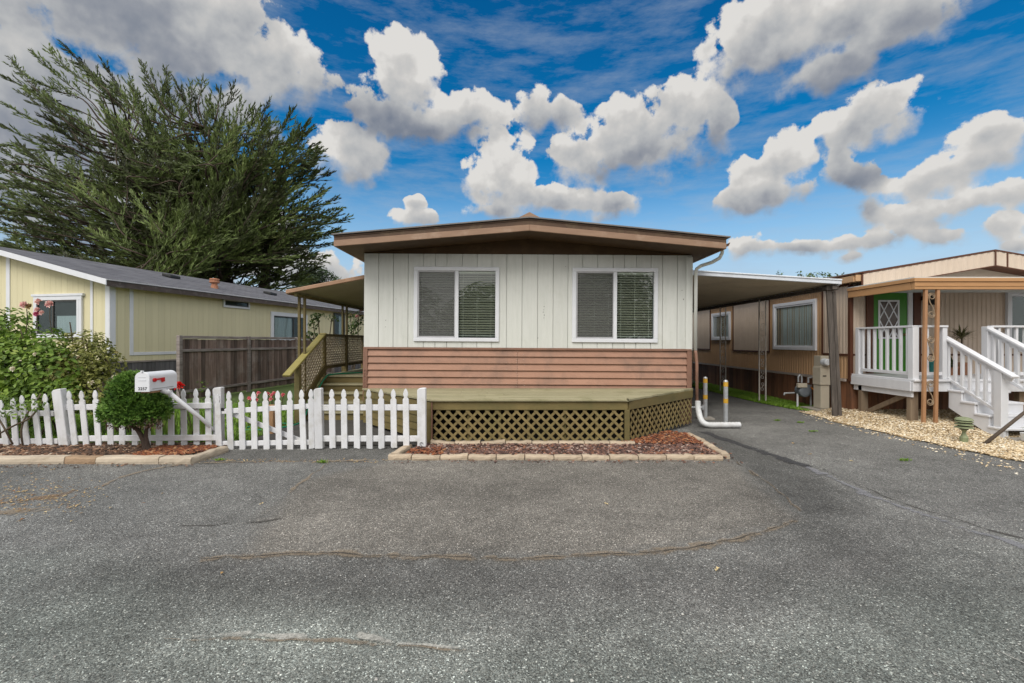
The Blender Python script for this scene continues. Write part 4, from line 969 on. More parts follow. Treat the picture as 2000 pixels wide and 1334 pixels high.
for q in ((425.5, 769, 429, 877), (447.5, 764, 452, 878), (472, 766, 475, 878), (496, 765, 498, 878), (519, 764, 522, 878), (543, 763, 546, 879), (567, 763, 568, 878), (589.5, 761, 594, 878), (608, 760, 610, 876)):
    picket(gt, *q, YG, .088)
railpx(gt, 424, 804.5, 612, 793, YG, YG, .075); railpx(gt, 426, 867, 614, 864, YG, YG, .075); 
m = MB(); m.beam(P(452, 810, YG) + V(0, .05, 0), P(600, 868, YG) + V(0, .05, 0), .025, .07); m.build('brace', PW, gt, bevel=.004)
m = MB(); m.box(*[v for v in (P(430, 0, YG).x, P(438, 0, YG).x)], YG + .001, YG + .02, P(0, 803, YG).z, P(0, 797, YG).z); m.build('hinge', M['black'], gt)
YR = 6.78
fr = thing('picket_fence', P(730, 876, YR), 'right run of the white picket fence, between gate and lattice deck', 'picket fence', 'white picket fence runs')
postpx(fr, 621, 758, 624, 876, YR, .115, .09, -.03)
for q in ((648.5, 760, 650.5, 875), (672, 760, 673.5, 876), (696.5, 760, 698, 876), (720.5, 760, 722.5, 876), (744.5, 760, 745.5, 876), (768.5, 760, 770, 875), (792.5, 759, 794, 875)):
    picket(fr, *q, YR, .090)
railpx(fr, 625, 796.5, 818, 796, YR, YR, .088); railpx(fr, 625, 857, 818, 857, YR, YR, .088)
postpx(fr, 823.5, 757.5, 824, 872, YR, .125, .09, -.03)
m = MB(); cc = P(823, 867, YR - .045); m.tube([cc + V(math.cos(a) * .022, 0, math.sin(a) * .022) for a in [k * .55 for k in range(10)]], .004, 5); m.build('ring', M['black'], fr)

# ================================================================== mailbox
mx0, mx1, my0, my1, mz0 = -5.088, -4.898, 6.15, 6.66, .922
mbx = thing('mailbox', (-4.99, 6.4, 0), 'white arched mailbox with a red flag on a slanting white pole, above the dwarf conifer', 'mailbox')
def arch(x0, x1, z0, zs, zt, n=12):
    xm, rx = (x0 + x1) / 2, (x1 - x0) / 2
    return [(x0, z0)] + [(xm - rx * math.cos(math.pi * k / n), zs + (zt - zs) * math.sin(math.pi * k / n)) for k in range(n + 1)] + [(x1, z0)]
m = MB(); m.prism([(x, my0 + .012, z) for x, z in arch(mx0, mx1, mz0, mz0 + .19, mz0 + .262)][::-1], (0, my1 - my0 - .012, 0)); bd = m.build('body', M['trim_white'], mbx, bevel=.006)
m = MB(); m.box(mx1 - .001, mx1 + .006, my0 + .05, my1 - .08, mz0 + .028, mz0 + .034); m.build('seam', pm('seam_grey', (.3, .3, .31), bump=0), bd)
m = MB(); m.prism([(x, my0 - .008, z) for x, z in arch(mx0 - .005, mx1 + .005, mz0 - .004, mz0 + .19, mz0 + .268)][::-1], (0, .019, 0)); dr2 = m.build('door', M['trim_white'], mbx, bevel=.005)
m = MB(); m.box(-5.045, -4.94, my0 - .013, my0 - .007, mz0 + .15, mz0 + .156); m.box(-5.045, -4.94, my0 - .012, my0 - .007, mz0 + .195, mz0 + .20); m.box(-5.005, -4.98, my0 - .02, my0 + .01, mz0 + .262, mz0 + .285); m.build('latch', M['trim_white'], dr2)
m = MB(); x = mx1 + .012
m.prism([(x, 6.21, mz0 + .165), (x, 6.40, mz0 + .175), (x, 6.405, mz0 + .12), (x, 6.345, mz0 + .11), (x, 6.34, mz0 + .15), (x, 6.25, mz0 + .147), (x, 6.21, mz0 + .14)], (.006, 0, 0)); m.lathe((x - .01, 6.225, mz0 + .152), [(.026, 0), (.026, .022)], 12, None, (V(0, 1, 0), V(0, 0, 1), V(1, 0, 0))); m.build('flag', M['red'], mbx)
m = MB(); m.beam((-5.0, 6.22, mz0 - .016), (-5.0, 6.6, mz0 - .016), .14, .022); m.build('bracket', M['stake'], mbx)
m = MB(); m.tube([(-4.87, 6.42, .91), (-4.66, 6.66, .56), (-4.60, 6.74, .46), (-4.42, 7.1, .0)], [.03, .03, .026, .02], 9); m.tube([(-4.93, 6.40, .915), (-4.83, 6.44, .87)], .034, 9); m.build('pole', PW, mbx, smooth=True)
def text(body, loc, size, mat, par, name, rot=(math.pi / 2, 0, 0), ext=.001):
    cu = bpy.data.curves.new(name, 'FONT'); cu.body = body; cu.size = size; cu.extrude = ext; cu.align_x = 'CENTER'; cu.offset = .0012
    cu.space_character = 1.1
    o = bpy.data.objects.new('tmp', cu); COL.objects.link(o); dg = bpy.context.evaluated_depsgraph_get(); me = bpy.data.meshes.new_from_object(o.evaluated_get(dg)); bpy.data.objects.remove(o)
    q = bpy.data.objects.new(name, me); COL.objects.link(q); me.materials.clear(); me.materials.append(mat); q.parent = par; q.location = Vector(loc) - OFF[par.name]; q.rotation_euler = rot; return q
text('2257', (-4.985, my0 - .0095, mz0 + .022), .055, M['ink'], dr2, 'number')

# ================================================================== edging bricks and curb
def block(a, b, dep, hgt, label, group, mat, name='edging_brick', cat='edging brick', tilt=0.0, z=0.0, side=None):
    a, b = Vector(a), Vector(b); d = (b - a).normalized(); n = V(-d.y, d.x, 0)
    m = MB(); L = (b - a).length - .012
    seg = 6; rr = []
    vs = []; 
    for i in range(seg + 1):
        t = .006 + L * i / seg; e = R(-.008, .008); h = hgt + R(-.008, .005) + tilt * (i / seg - .5)
        q = a + d * t
        pr = [(e * .5 - .002, -.01), (e - .006 + R(-.004, .003), h * .35), (e + R(-.003, .004), h * .78), (e + .012, h), (dep - .008, h + R(-.002, .003)), (dep, h * .8), (dep, -.01)]
        vs.append([q + n * x + V(0, 0, zz + z) for x, zz in pr])
    k = len(vs[0]); fs = []
    for i in range(seg):
        for j in range(k):
            j2 = (j + 1) % k; fs.append((i * k + j, (i + 1) * k + j, (i + 1) * k + j2, i * k + j2))
    fs.append(tuple(range(k))); fs.append(tuple(range(seg * k, seg * k + k))[::-1])
    m.add([p for v in vs for p in v], fs, random.random())
    c = (a + b) / 2; return m.build(name, mat, at=(c.x, c.y, 0), label=label, cat=cat, group=group)
ordn = ['first', 'second', 'third', 'fourth', 'fifth', 'sixth', 'seventh', 'eighth', 'ninth', 'tenth', 'eleventh', 'twelfth', 'thirteenth']
bg = 'tan edging bricks round the mulch bed'
def gx(px, Y): return (px - CX) / F * Y
fb = [757, 803, 859, 914, 969, 1025, 1082, 1137, 1191, 1247, 1302, 1356, 1412]
for i in range(len(fb) - 1):
    Y = 6.15 + R(-.02, .015)
    block((gx(fb[i], Y), Y, 0), (gx(fb[i + 1], Y), Y + R(-.01, .01), 0), .10, .056, f'tan edging brick in the front row of the mulch bed, {ordn[i]} from the left', bg, M['brick_tan'], tilt=R(-.018, .018))
bb = [840, 888, 938, 987, 1039, 1091, 1141, 1191, 1241]
for i in range(len(bb) - 1):
    Y = 6.93 + R(-.02, .02)
    block((gx(bb[i], Y), Y, 0), (gx(bb[i + 1], Y), Y, 0), .10, .075, f'tan edging brick in the back row against the lattice, {ordn[i]} from the left', bg, M['brick_tan'], tilt=(.0 if i not in (0, 2) else (-.03 if i == 0 else .03)) + R(-.008, .008), z=.0)
block((-1.58, 6.28, 0), (-1.50, 6.86, 0), .10, .06, 'long tan edging block at the left end of the mulch bed, by the fence post', bg, M['brick_tan'])
rp = [(2.93, 6.20), (2.95, 6.66), (2.97, 7.12), (2.97, 7.70)]
for i, nm in enumerate(('nearest the road', 'in the middle', 'nearest the home')):
    (xa, ya), (xb, yb) = rp[i], rp[i + 1]
    block((xa + .05, ya + .01, 0), (xb + .05, yb - .01, 0), .11, .068, f'tan edging brick at the right side of the mulch bed, {nm}', bg, M['brick_tan'], tilt=R(-.012, .012))
cg = 'tan concrete curb blocks before the fence'
cb = [-70, 125, 187, 310, 374]
for i, nm in enumerate(('long tan curb block at the left edge of the photo, before the rose bush', 'short brown stained curb block, second from the left', 'long tan curb block in front of the dwarf conifer', 'short tan curb block before the mailbox pole')):
    Y = 5.95; block((gx(cb[i], Y), Y, 0), (gx(cb[i + 1], Y), Y + .0, 0), .13, .085, nm, cg, M['curb_pink'] if i != 1 else pm('edging_curb_stained', (.36, .25, .16), (.28, .19, .12), 6, rough=.85, bump=.5, bscale=35, dirt=(.2, .14, .09), dscale=5), 'curb_block', 'curb block')
block((gx(374, 5.95) + .004, 5.955, 0), (-4.13, 6.62, 0), .12, .08, 'tan curb block turned back toward the fence post by the gate', cg, M['curb_pink'], 'curb_block', 'curb block')

# ================================================================== ground, asphalt and beds
def smooth(a, b, x): t = min(max((x - a) / (b - a), 0), 1); return t * t * (3 - 2 * t)
def inpoly(p, poly):
    x, y = p; c = False; j = len(poly) - 1
    for i in range(len(poly)):
        xi, yi = poly[i]; xj, yj = poly[j]
        if (yi > y) != (yj > y) and x < (xj - xi) * (y - yi) / (yj - yi) + xi: c = not c
        j = i
    return c
def pdist(p, poly, closed=True):
    x, y = p; best = 1e9; n = len(poly)
    for i in range(n if closed else n - 1):
        ax, ay = poly[i]; bx, by = poly[(i + 1) % n]; dx, dy = bx - ax, by - ay
        t = max(0, min(1, ((x - ax) * dx + (y - ay) * dy) / (dx * dx + dy * dy + 1e-12)))
        best = min(best, math.hypot(x - ax - dx * t, y - ay - dy * t))
    return best
def gp(*pts): return [tuple(G(px, py)[:2]) for px, py in pts]
patchA = gp((760, 898), (1430, 898), (1565, 1015), (1420, 1055), (1250, 1080), (1000, 1092), (830, 1085), (600, 1084), (470, 1090), (520, 1000), (600, 935))
drivew = gp((1345, 850), (1440, 900), (1575, 1010), (1680, 1000), (1600, 925), (1440, 862), (1380, 835), (1400, 760), (1360, 760))
seal = gp((1372, 840), (1420, 860), (1480, 880), (1540, 898), (1575, 910), (1640, 940), (1700, 968), (1790, 1000), (1880, 1030), (1960, 1052), (2080, 1090))
nearb = gp((-200, 1130), (300, 1150), (700, 1200), (1200, 1240), (1700, 1180), (2100, 1080), (2100, 1500), (-200, 1500))
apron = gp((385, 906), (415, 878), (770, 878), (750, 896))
scuff = gp((360, 1242), (500, 1236), (640, 1246), (760, 1258), (930, 1266))
def tint(x, y):
    p = (x, y); c = [1.0, 1.0, 1.0]
    w = mn.noise(V(x * 1.3, y * 1.3, 0)) * .12
    s = (pdist(p, patchA) + w) * (1 if inpoly(p, patchA) else -1); f = smooth(-.10, .14, s)
    c = [c[0] * (1 + .09 * f), c[1] * (1 + .03 * f), c[2] * (1 - .03 * f)]
    s = (pdist(p, drivew) + w) * (1 if inpoly(p, drivew) else -1); f = smooth(-.15, .15, s); c = [q * (1 - .34 * f) for q in c]
    s = pdist(p, nearb) * (1 if inpoly(p, nearb) else -1); f = smooth(-.5, .5, s + w * 3); c = [c[0] * (1 + .10 * f), c[1] * (1 + .19 * f), c[2] * (1 + .15 * f)]
    d = pdist(p, scuff, False); f = smooth(.35, .0, d) * .35; c = [q * (1 + f) for q in c]
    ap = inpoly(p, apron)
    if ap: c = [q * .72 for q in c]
    left = smooth(-1.5, -4.5, x) * smooth(6.2, 4.6, y); c = [c[0] * (1 + .08 * left), c[1] * (1 + .10 * left), c[2] * (1 + .12 * left)]
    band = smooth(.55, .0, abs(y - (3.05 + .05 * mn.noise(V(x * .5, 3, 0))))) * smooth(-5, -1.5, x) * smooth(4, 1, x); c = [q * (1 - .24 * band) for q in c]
    e = mn.noise(V(x * .55, y * .9, 5)) * .24 + mn.noise(V(x * 2.1, y * 3.0, 9)) * .15
    c = [q * (1 + e) for q in c]
    wr = smooth(7.0, 9.5, y) * smooth(3, 3.6, x); c = [q * (1 + .05 * wr) for q in c]
    return c
def road():
    x0, x1, y0, y1, st = -10.0, 11.0, 1.4, 12.0, .06
    nx, ny = int((x1 - x0) / st), int((y1 - y0) / st)
    xs = [x0 + (x1 - x0) * i / nx for i in range(nx + 1)]; ys = [y0 + (y1 - y0) * j / ny for j in range(ny + 1)]
    vs = []; cs = []
    for y in ys:
        for x in xs:
            t = tint(x, y); vs.append((x, y, .006 * mn.noise(V(x * .8, y * .8, 2)) - .004 if True else 0)); cs += [t[0], t[1], t[2], 1]
    w = nx + 1; fs = [(j * w + i, j * w + i + 1, (j + 1) * w + i + 1, (j + 1) * w + i) for j in range(ny) for i in range(nx)]
    me = bpy.data.meshes.new('road'); n0 = len(vs)
    # the rest of the paved court, as coarse sheets round the fine one
    X0, X1, Y0, Y1 = -45, 45, -30, 30
    for (a, b, c, d) in ((X0, X1, Y0, y0), (X0, x0, y0, y1), (x1, X1, y0, y1), (2.6, 7.4, y1, Y1)):
        k = len(vs); vs += [(a, c, -.004), (b, c, -.004), (b, d, -.004), (a, d, -.004)]; cs += [1, 1, 1, 1] * 4; fs.append((k, k + 1, k + 2, k + 3))
    me.from_pydata(vs, [], fs); at = me.attributes.new('tint', 'FLOAT_COLOR', 'POINT'); at.data.foreach_set('color', cs)
    me.materials.append(M['asphalt']); o = bpy.data.objects.new('road', me); COL.objects.link(o); o['kind'] = 'structure'
road()
m = MB(); m.quad((-400, -400, -.03), (400, -400, -.03), (400, 400, -.03), (-400, 400, -.03)); m.build('ground', M['soil'], kind='structure')
def ribbon(name, pts, w, mat, z=.004, wob=.04, n=12, label=None, sq=1.0):
    pts = catmull([Vector(p) for p in pts], n); vs = []; r = []; fs = []
    for i, p in enumerate(pts):
        d = (pts[min(i + 1, len(pts) - 1)] - pts[max(0, i - 1)]).normalized(); s = V(-d.y, d.x, 0); L = i * .13
        ctr = p + s * (mn.noise(V(p.x * 5, p.y * 5, 1)) * wob); ww = w * (.8 + .9 * mn.noise(V(p.x * 3, p.y * 3, 7)))
        endf = min(1, i / 4, (len(pts) - 1 - i) / 4)
        for k, q in ((-1, 0), (-.4, .8), (0, 1), (.4, .8), (1, 0)): vs.append(ctr + s * ww * k + V(0, 0, z)); r.append(q * endf)
    for i in range(len(pts) - 1):
        for j in range(4): a = i * 5 + j; fs.append((a, a + 5, a + 6, a + 1))
    m = MB(); m.add(vs, fs, r); return m.build(name, mat, kind='structure')
def gl(*pts): return [G(px, py) for px, py in pts]
cr = M['crack_dark']; ct = M['crack_tan']
main = gl((380, 1092), (470, 1088), (620, 1080), (740, 1086), (860, 1087), (1000, 1091), (1120, 1086), (1250, 1080), (1340, 1072), (1420, 1056), (1500, 1034), (1565, 1014))
ribbon('road_crack', main, .075, ct, .003, .05); ribbon('road_crack', main, .016, cr, .0045, .03)
edge = gl((1432, 898), (1480, 930), (1530, 968), (1565, 1000)); ribbon('road_crack', edge, .035, ct, .003, .03); ribbon('road_crack', edge, .012, cr, .0045)
ribbon('road_seal', gl((1372, 842), (1420, 860), (1480, 880), (1540, 900), (1575, 912)), .11, M['seal_dark'], .003, .05)
ribbon('road_seal', gl((1560, 906), (1640, 940), (1700, 968), (1790, 1000), (1880, 1032), (1960, 1055), (2100, 1100)), .10, M['seal_light'], .003, .05)
ribbon('road_crack', gl((1600, 912), (1650, 935), (1700, 958), (1790, 992), (1880, 1018), (1960, 1042), (2100, 1080)), .022, cr, .0045, .04)
ribbon('road_crack', gl((190, 955), (230, 935), (300, 916), (390, 900)), .06, ct, .003, .06); ribbon('road_crack', gl((560, 965), (595, 938), (640, 905)), .04, ct, .003, .04)
ribbon('road_crack', gl((330, 1028), (420, 1026), (470, 1020), (560, 1012)), .025, cr, .003, .05)
ribbon('road_crack', gl((300, 1250), (400, 1246), (500, 1246), (600, 1250), (740, 1260), (930, 1270)), .03, ct, .003, .03)
ribbon('road_scuff', gl((360, 1242), (430, 1237), (510, 1236), (560, 1243), (620, 1245)), .05, M['scuff_white'], .005, .03)
ribbon('road_scuff', gl((690, 1240), (740, 1252), (800, 1260), (930, 1266)), .03, M['scuff_white'], .005, .02)
ribbon('road_scuff', gl((1930, 1265), (1965, 1280), (2010, 1300)), .03, M['scuff_white'], .005, .02)
ribbon('road_stain', gl((-120, 990), (-40, 985), (60, 975), (140, 968)), .30, M['stain_rust'], .003, .1); ribbon('road_stain', gl((-60, 1005), (40, 1000), (130, 990)), .22, M['crack_tan'], .0045, .1)
ribbon('road_stain', gl((380, 905), (460, 903), (560, 901), (640, 901), (740, 898)), .05, M['crack_tan'], .005, .04)
ribbon('road_stain', gl((760, 901), (900, 900), (1100, 901), (1300, 901), (1425, 899)), .025, M['stain_rust'], .005, .02)

def sheet(name, poly, z, mat, kind='structure'):
    m = MB(); m.add([(x, y, z) for x, y in poly], [tuple(range(len(poly)))]); return m.build(name, mat, kind=kind)
lawn = [(-14, 7.0), (-4.25, 7.0), (-4.25, 11), (-4.6, 16), (-14, 30)]
sheet('lawn_ground', lawn, .006, M['lawn_soil'])
sheet('path', [(-4.22, 6.98), (-1.2, 6.98), (-1.2, 9.3), (-4.22, 9.3)], .008, pm('path_dark', (.075, .07, .065), (.05, .048, .044), 6, rough=.9, bump=.4, bscale=60))
gpoly = [(6.52, 10.35), (6.46, 9.6), (6.44, 8.9), (6.47, 8.2), (6.55, 7.4), (6.63, 6.7), (6.78, 6.0), (7.1, 5.3), (7.4, 5.0), (13, 5.0), (13, 9.95), (7.4, 9.95), (7.4, 10.35)]
def gz(x, y): return .10 * smooth(6.7, 7.5, x) * smooth(7.3, 8.2, y)
m = MB(); st = .1; vs = []; fs = []; idx = {}
for i in range(66):
    for j in range(55):
        x, y = 6.40 + st * i, 4.95 + st * j
        if not inpoly((x + st / 2, y + st / 2), gpoly): continue
        f = []
        for (a, b) in ((i, j), (i + 1, j), (i + 1, j + 1), (i, j + 1)):
            if (a, b) not in idx: idx[(a, b)] = len(vs); X, Y = 6.40 + st * a, 4.95 + st * b; vs.append((X, Y, .006 + gz(X, Y)))
            f.append(idx[(a, b)])
        fs.append(tuple(f))
m.add(vs, fs, .5); m.build('gravel_bed', M['gravel_bed'], kind='structure', smooth=True)
strip = [(6.95, 10.2), (7.42, 10.35), (7.42, 24), (6.2, 24), (6.3, 16), (6.42, 12), (6.62, 10.7)]
sheet('verge_ground', strip, .008, M['lawn_soil'])
mul1 = [(-8.5, 6.08), (-4.7, 6.08), (-4.2, 6.6), (-4.25, 7.0), (-8.5, 7.0)]
sheet('mulch_bed', mul1, .012, M['mulch_bed'])
mul2 = [(-1.5, 6.22), (2.95, 6.22), (2.95, 7.7), (2.7, 7.9), (1.7, 7.02), (-1.4, 7.02)]
sheet('mulch_bed', mul2, .012, M['mulch_bed'])
def scatter(name, poly, n, size, mat, flat, z0, hmax, label, cat, shade=None, stone=False):
    xs = [p[0] for p in poly]; ys = [p[1] for p in poly]; m = MB(); k = 0
    while k < n:
        x, y = R(min(xs), max(xs)), R(min(ys), max(ys))
        if y > 8.5 and R(0, 1) < .35: continue
        if not inpoly((x, y), poly) or (shade and not shade(x, y)): continue
        k += 1; s = size * R(.5, 1.3); a = R(0, 6.28); e = R(-.5, .5)
        u = V(math.cos(a), math.sin(a), e * .6).normalized() * s; v = V(-math.sin(a), math.cos(a), R(-.4, .4)).normalized() * s * R(.45, .8); w = u.cross(v).normalized() * s * flat
        c = V(x, y, z0 + R(0, hmax) + (gz(x, y) if stone else 0))
        if stone: m.add([c + u, c + v, c - u * R(.8, 1), c - v, c + w + u * R(-.2, .2), c + u * .7 + v * .7 * R(.7, 1)], [(0, 5, 4), (5, 1, 4), (1, 2, 4), (2, 3, 4), (3, 0, 4)])
        else: m.add([c - u - v * .6, c + u * .8 - v, c + u + v * .7, c - u * .7 + v, c + w], [(0, 1, 4), (1, 2, 4), (2, 3, 4), (3, 0, 4)])
    return m.build(name, mat, label=label, cat=cat, kind='stuff')
scatter('gravel', [(p[0], p[1]) for p in gpoly if p[0] < 12.9][:9] + [(10.5, 5.6), (10.5, 9.95), (7.4, 9.95), (7.4, 10.35)], 44000, .021, M['gravel'], .45, .006, .018, 'tan gravel beside the drive under the white stairs', 'gravel', stone=True)
scatter('mulch', mul2, 8500, .030, M['mulch'], .5, .015, .03, 'brown bark mulch between the edging bricks', 'mulch')
scatter('mulch', mul2, 900, .026, M['mulch_red'], .5, .045, .02, 'fresh red mulch at the right corner of the bed below the lattice', 'mulch', lambda x, y: (x > 1.55 and y > 6.95 - (x - 1.6) * .05) or (-1.45 < x < -.95 and y < 6.6 and R(0, 1) < .6))
scatter('mulch', mul1, 6000, .034, M['mulch_dark'], .5, .015, .03, 'dark brown mulch behind the curb blocks', 'mulch')
scatter('mulch', mul1, 900, .028, M['mulch_red'], .5, .045, .015, 'red bark mulch by the mailbox pole', 'mulch', lambda x, y: -5.2 < x < -4.35 and 6.1 < y < 6.75)
def grass(name, poly, n, L, label, dens=None, z=.0):
    xs = [p[0] for p in poly]; ys = [p[1] for p in poly]; m = MB(); k = 0
    while k < n:
        x = R(min(xs), max(xs)); y = R(min(ys), max(ys))
        if not inpoly((x, y), poly): continue
        k += 1; l = L * R(.5, 1.2); a = R(0, 6.28); d = V(math.cos(a) * .5, math.sin(a) * .5, 1).normalized(); s = V(-math.sin(a), math.cos(a), 0) * .006 * (1 + y / 12)
        b = V(x, y, z); m.add([b - s, b + s, b + d * l], [(0, 1, 2)])
    return m.build(name, M['grass'], label=label, cat='grass', kind='stuff')
grass('grass', [(-9.5, 7.2), (-4.25, 7.2), (-4.25, 11), (-9.5, 12)], 22000, .07, 'green lawn behind the picket gate')
grass('grass', [(6.95, 10.2), (7.40, 10.35), (7.40, 17), (6.3, 17), (6.42, 12), (6.62, 10.7)], 20000, .06, 'green grass strip along the skirting of the tan home')
def tuft(p, n, L, label):
    m = MB(); p = Vector(p)
    for i in range(n):
        a = R(0, 6.28); rr = R(0, .055); b = p + V(math.cos(a) * rr * 1.6, math.sin(a) * rr * .5, 0); d = V(R(-.6, .6), R(-.6, .6), R(.3, 1)).normalized(); m.leaf(b, d, V(0, 0, 1), L * R(.5, 1.2), .012)
    m.build('weed_tuft', M['grass'], at=p, label=label, cat='weed', group='weeds in the asphalt')
for (px, py, n, L, lb) in ((428, 899, 60, .035, 'small weed tuft at the road edge before the picket gate'), (630, 904, 70, .05, 'leafy weed tuft in the crack before the right fence run'), (1518, 822, 50, .05, 'weed tuft on the drive beyond the bollards'), (1562, 826, 45, .04, 'dry weed tuft on the drive before the dark carport post'), (1588, 843, 60, .035, 'flat green weed on the drive, nearest the edging bricks'), (1767, 900, 60, .045, 'flat weed tuft on the asphalt below the path lamp')):
    tuft(G(px, py), n, L, lb)
lv = [(40, 962, 'yellowish dry leaf on the road before the left curb'), (104, 918, 'tan dry leaf just before the left curb block'), (431, 1123, 'pale curled leaf on the bare road below the arc crack'), (38, 1018, 'dark brown leaf at the left edge of the road'), (1400, 1114, 'pale chip on the road right of centre'), (1548, 867, 'tan dry leaf on the drive beyond the bed corner'), (1582, 888, 'brown leaf on the drive by the sealed crack'), (1660, 901, 'rust brown leaf scrap on the asphalt below the gravel'), (512, 985, 'pale torn leaf scrap on the left road'), (1182, 985, 'white scrap lying on the road before the mulch bed')]
for (px, py, lb) in lv:
    p = G(px, py); m = MB(); r0 = R(.3, 1) if 'dark' not in lb else .05
    if 'white' in lb or 'pale chip' in lb: r0 = 1.0
    for k in range(2): a = R(0, 6.28); m.leaf(p + V(0, 0, .006), V(math.cos(a), math.sin(a), R(.0, .15)), V(0, 0, 1), R(.025, .045), R(.018, .028), r0, .4)
    m.build('fallen_leaf', M['dry_leaf'], at=p, label=lb, cat='leaf', group='leaves and scraps on the asphalt')
# loose stones on the asphalt
m = MB()
for i in range(700):
    p = G(R(0, 2000), 900 + 430 * R(0, 1) ** .6); s = R(.003, .007) * (1 if R(0, 1) < .95 else 1.8)
    if p.y < 1.8: continue
    u = V(R(-1, 1), R(-1, 1), 0).normalized() * s; v = V(-u.y, u.x, 0); m.add([p + u, p + v, p - u, p - v, p + V(0, 0, s * .8)], [(0, 1, 4), (1, 2, 4), (2, 3, 4), (3, 0, 4)])
m.build('loose_grit', M['grit'], label='pale grit scattered on the asphalt', cat='grit', kind='stuff')

m = MB()
for i in range(520):
    p = G(random.gauss(60, 75), random.gauss(968, 20)) if i < 380 else G(R(380, 760), R(897, 905)); a = R(0, 6.28); m.leaf(p + V(0, 0, .006), V(math.cos(a), math.sin(a), R(0, .2)), V(0, 0, 1), R(.015, .05), R(.006, .02))
m.build('leaf_litter', M['dry_leaf'], label='thin tan leaf litter strewn over the asphalt before the left curb', cat='leaf litter', kind='stuff')

spill = [(-1.6, 5.98), (3.05, 5.98), (3.2, 7.2), (3.06, 7.2), (3.0, 6.14), (-1.6, 6.13)]
scatter('mulch', spill, 170, .018, M['mulch'], .4, .004, .006, 'brown mulch chips spilled over the front edging bricks onto the asphalt', 'mulch')
scatter('mulch', [(-7.2, 5.72), (-4.1, 5.78), (-4.1, 5.94), (-7.2, 5.94)], 110, .016, M['mulch_dark'], .4, .004, .006, 'dark mulch crumbs on the asphalt before the curb blocks', 'mulch')
scatter('gravel', [(6.0, 5.4), (6.5, 5.4), (6.62, 6.8), (6.45, 8), (6.44, 10), (6.1, 10), (6.2, 7)], 190, .020, M['gravel'], .45, .003, .004, 'loose tan gravel strayed from the bed onto the drive', 'gravel', stone=True)
# ================================================================== plants
def shrub_leaves(mb, blobs, n, L, W, shell=.55, up=.3):
    tot = sum(b[3] * b[4] * b[5] for b in blobs); 
    for (cx, cy, cz, rx, ry, rz) in blobs:
        for i in range(int(n * rx * ry * rz / tot)):
            d = V(random.gauss(0, 1), random.gauss(0, 1), random.gauss(0, 1)).normalized(); q = R(shell ** 3, 1.15) ** (1 / 3.)
            p = V(cx + d.x * rx * q, cy + d.y * ry * q, cz + d.z * rz * q)
            nrm = (d + V(R(-.8, .8), R(-.8, .8), R(-.2, 1.0))).normalized(); t = nrm.orthogonal(); t.rotate(Matrix.Rotation(R(0, 6.28), 3, nrm)); t = (t + V(0, 0, -.15)).normalized()
            mb.leaf(p, t, nrm, L * R(.6, 1.25), W * R(.7, 1.2), None, R(.05, .35))
def bl(px, py, Y, rpx, rpy, ry): c = P(px, py, Y); k = Y / F; return (c.x, c.y, c.z, rpx * k, ry, rpy * k)
rb_ = thing('rose_bush', (-8.2, 7.9, 0), 'large leafy rose bush with pale pink blooms behind the left end of the picket fence', 'rose bush')
m = MB(); blobs = [bl(15, 650, 7.9, 48, 50, .4), bl(20, 720, 7.7, 75, 75, .55), bl(90, 680, 7.8, 45, 40, .35), bl(95, 735, 7.6, 64, 58, .45), bl(120, 775, 7.5, 50, 36, .35), bl(-60, 700, 7.8, 80, 95, .6), bl(60, 780, 7.5, 80, 45, .4), bl(20, 800, 7.3, 45, 45, .3)]
shrub_leaves(m, blobs, 7800, .086, .066); m.build('foliage', M['rose_leaf'], rb_)
m = MB()
for i in range(16):
    a = V(R(-8.9, -7.6), R(7.4, 7.9), 0); bb_ = random.choice(blobs); b = V(bb_[0], bb_[1], bb_[2]) + V(R(-.3, .3), R(-.2, .2), R(0, .35)); m.tube(catmull([a, (a + b) / 2 + V(R(-.2, .2), R(-.1, .1), 0), b], 5), [.016 - .0009 * k for k in range(11)], 5)
for (pts) in ([(-40, 870, 6.7), (20, 835, 6.7), (60, 815, 6.75), (85, 780, 7.0)], [(25, 868, 6.75), (5, 830, 6.7), (-20, 790, 7.0)], [(45, 872, 6.75), (42, 838, 6.72), (55, 805, 6.8), (80, 770, 7.1)]): m.tube(catmull([P(a, b, c) for a, b, c in pts], 5), .013, 5)
m.build('stem', M['stem'], rb_, smooth=True); 
m = MB(); shrub_leaves(m, [bl(60, 790, 6.7, 25, 14, .08), bl(30, 812, 6.7, 18, 10, .08), bl(5, 790, 6.7, 18, 20, .08)], 140, .06, .045); m.build('front_foliage', M['rose_leaf'], rb_)
def bloom(par, c, r, mat, n=26, name='flower'):
    m = MB(); c = Vector(c)
    for i in range(n):
        a = i * 2.4; q = math.sqrt((i + .5) / n); d = V(math.cos(a) * q, -.5 + R(-.2, .2), math.sin(a) * q * .7 + .25).normalized()
        nr = (V(math.cos(a), -.6, math.sin(a)) * .4 + V(0, -.6, .8)).normalized(); m.leaf(c + d * r * .3 * q, d, nr, r * (1.05 - .35 * (1 - q)), r * .8, None, .5)
    return m.build(name, mat, par)
for (px, py, r, mt) in ((50, 597, .07, 'rose_pink'), (60, 600, .06, 'dry_leaf'), (78, 590, .06, 'rose_pink'), (100, 595, .07, 'rose_pink'), (75, 606, .05, 'rose_pink'), (74, 614, .055, 'rose_magenta'), (84, 612, .05, 'rose_pink'), (28, 721, .045, 'flower_cream'), (70, 692, .03, 'flower_cream')):
    c = P(px, py, 7.75 if py < 650 else 7.05); bloom(rb_, c, r, M[mt])
m = MB()
for px in (52, 76, 98): m.tube([P(px, 600, 7.76), P(px + R(-6, 4), 622, 7.78), P(px + R(-10, 4), 650, 7.8)], .006, 5)
m.build('flower_stem', M['stem'], rb_)
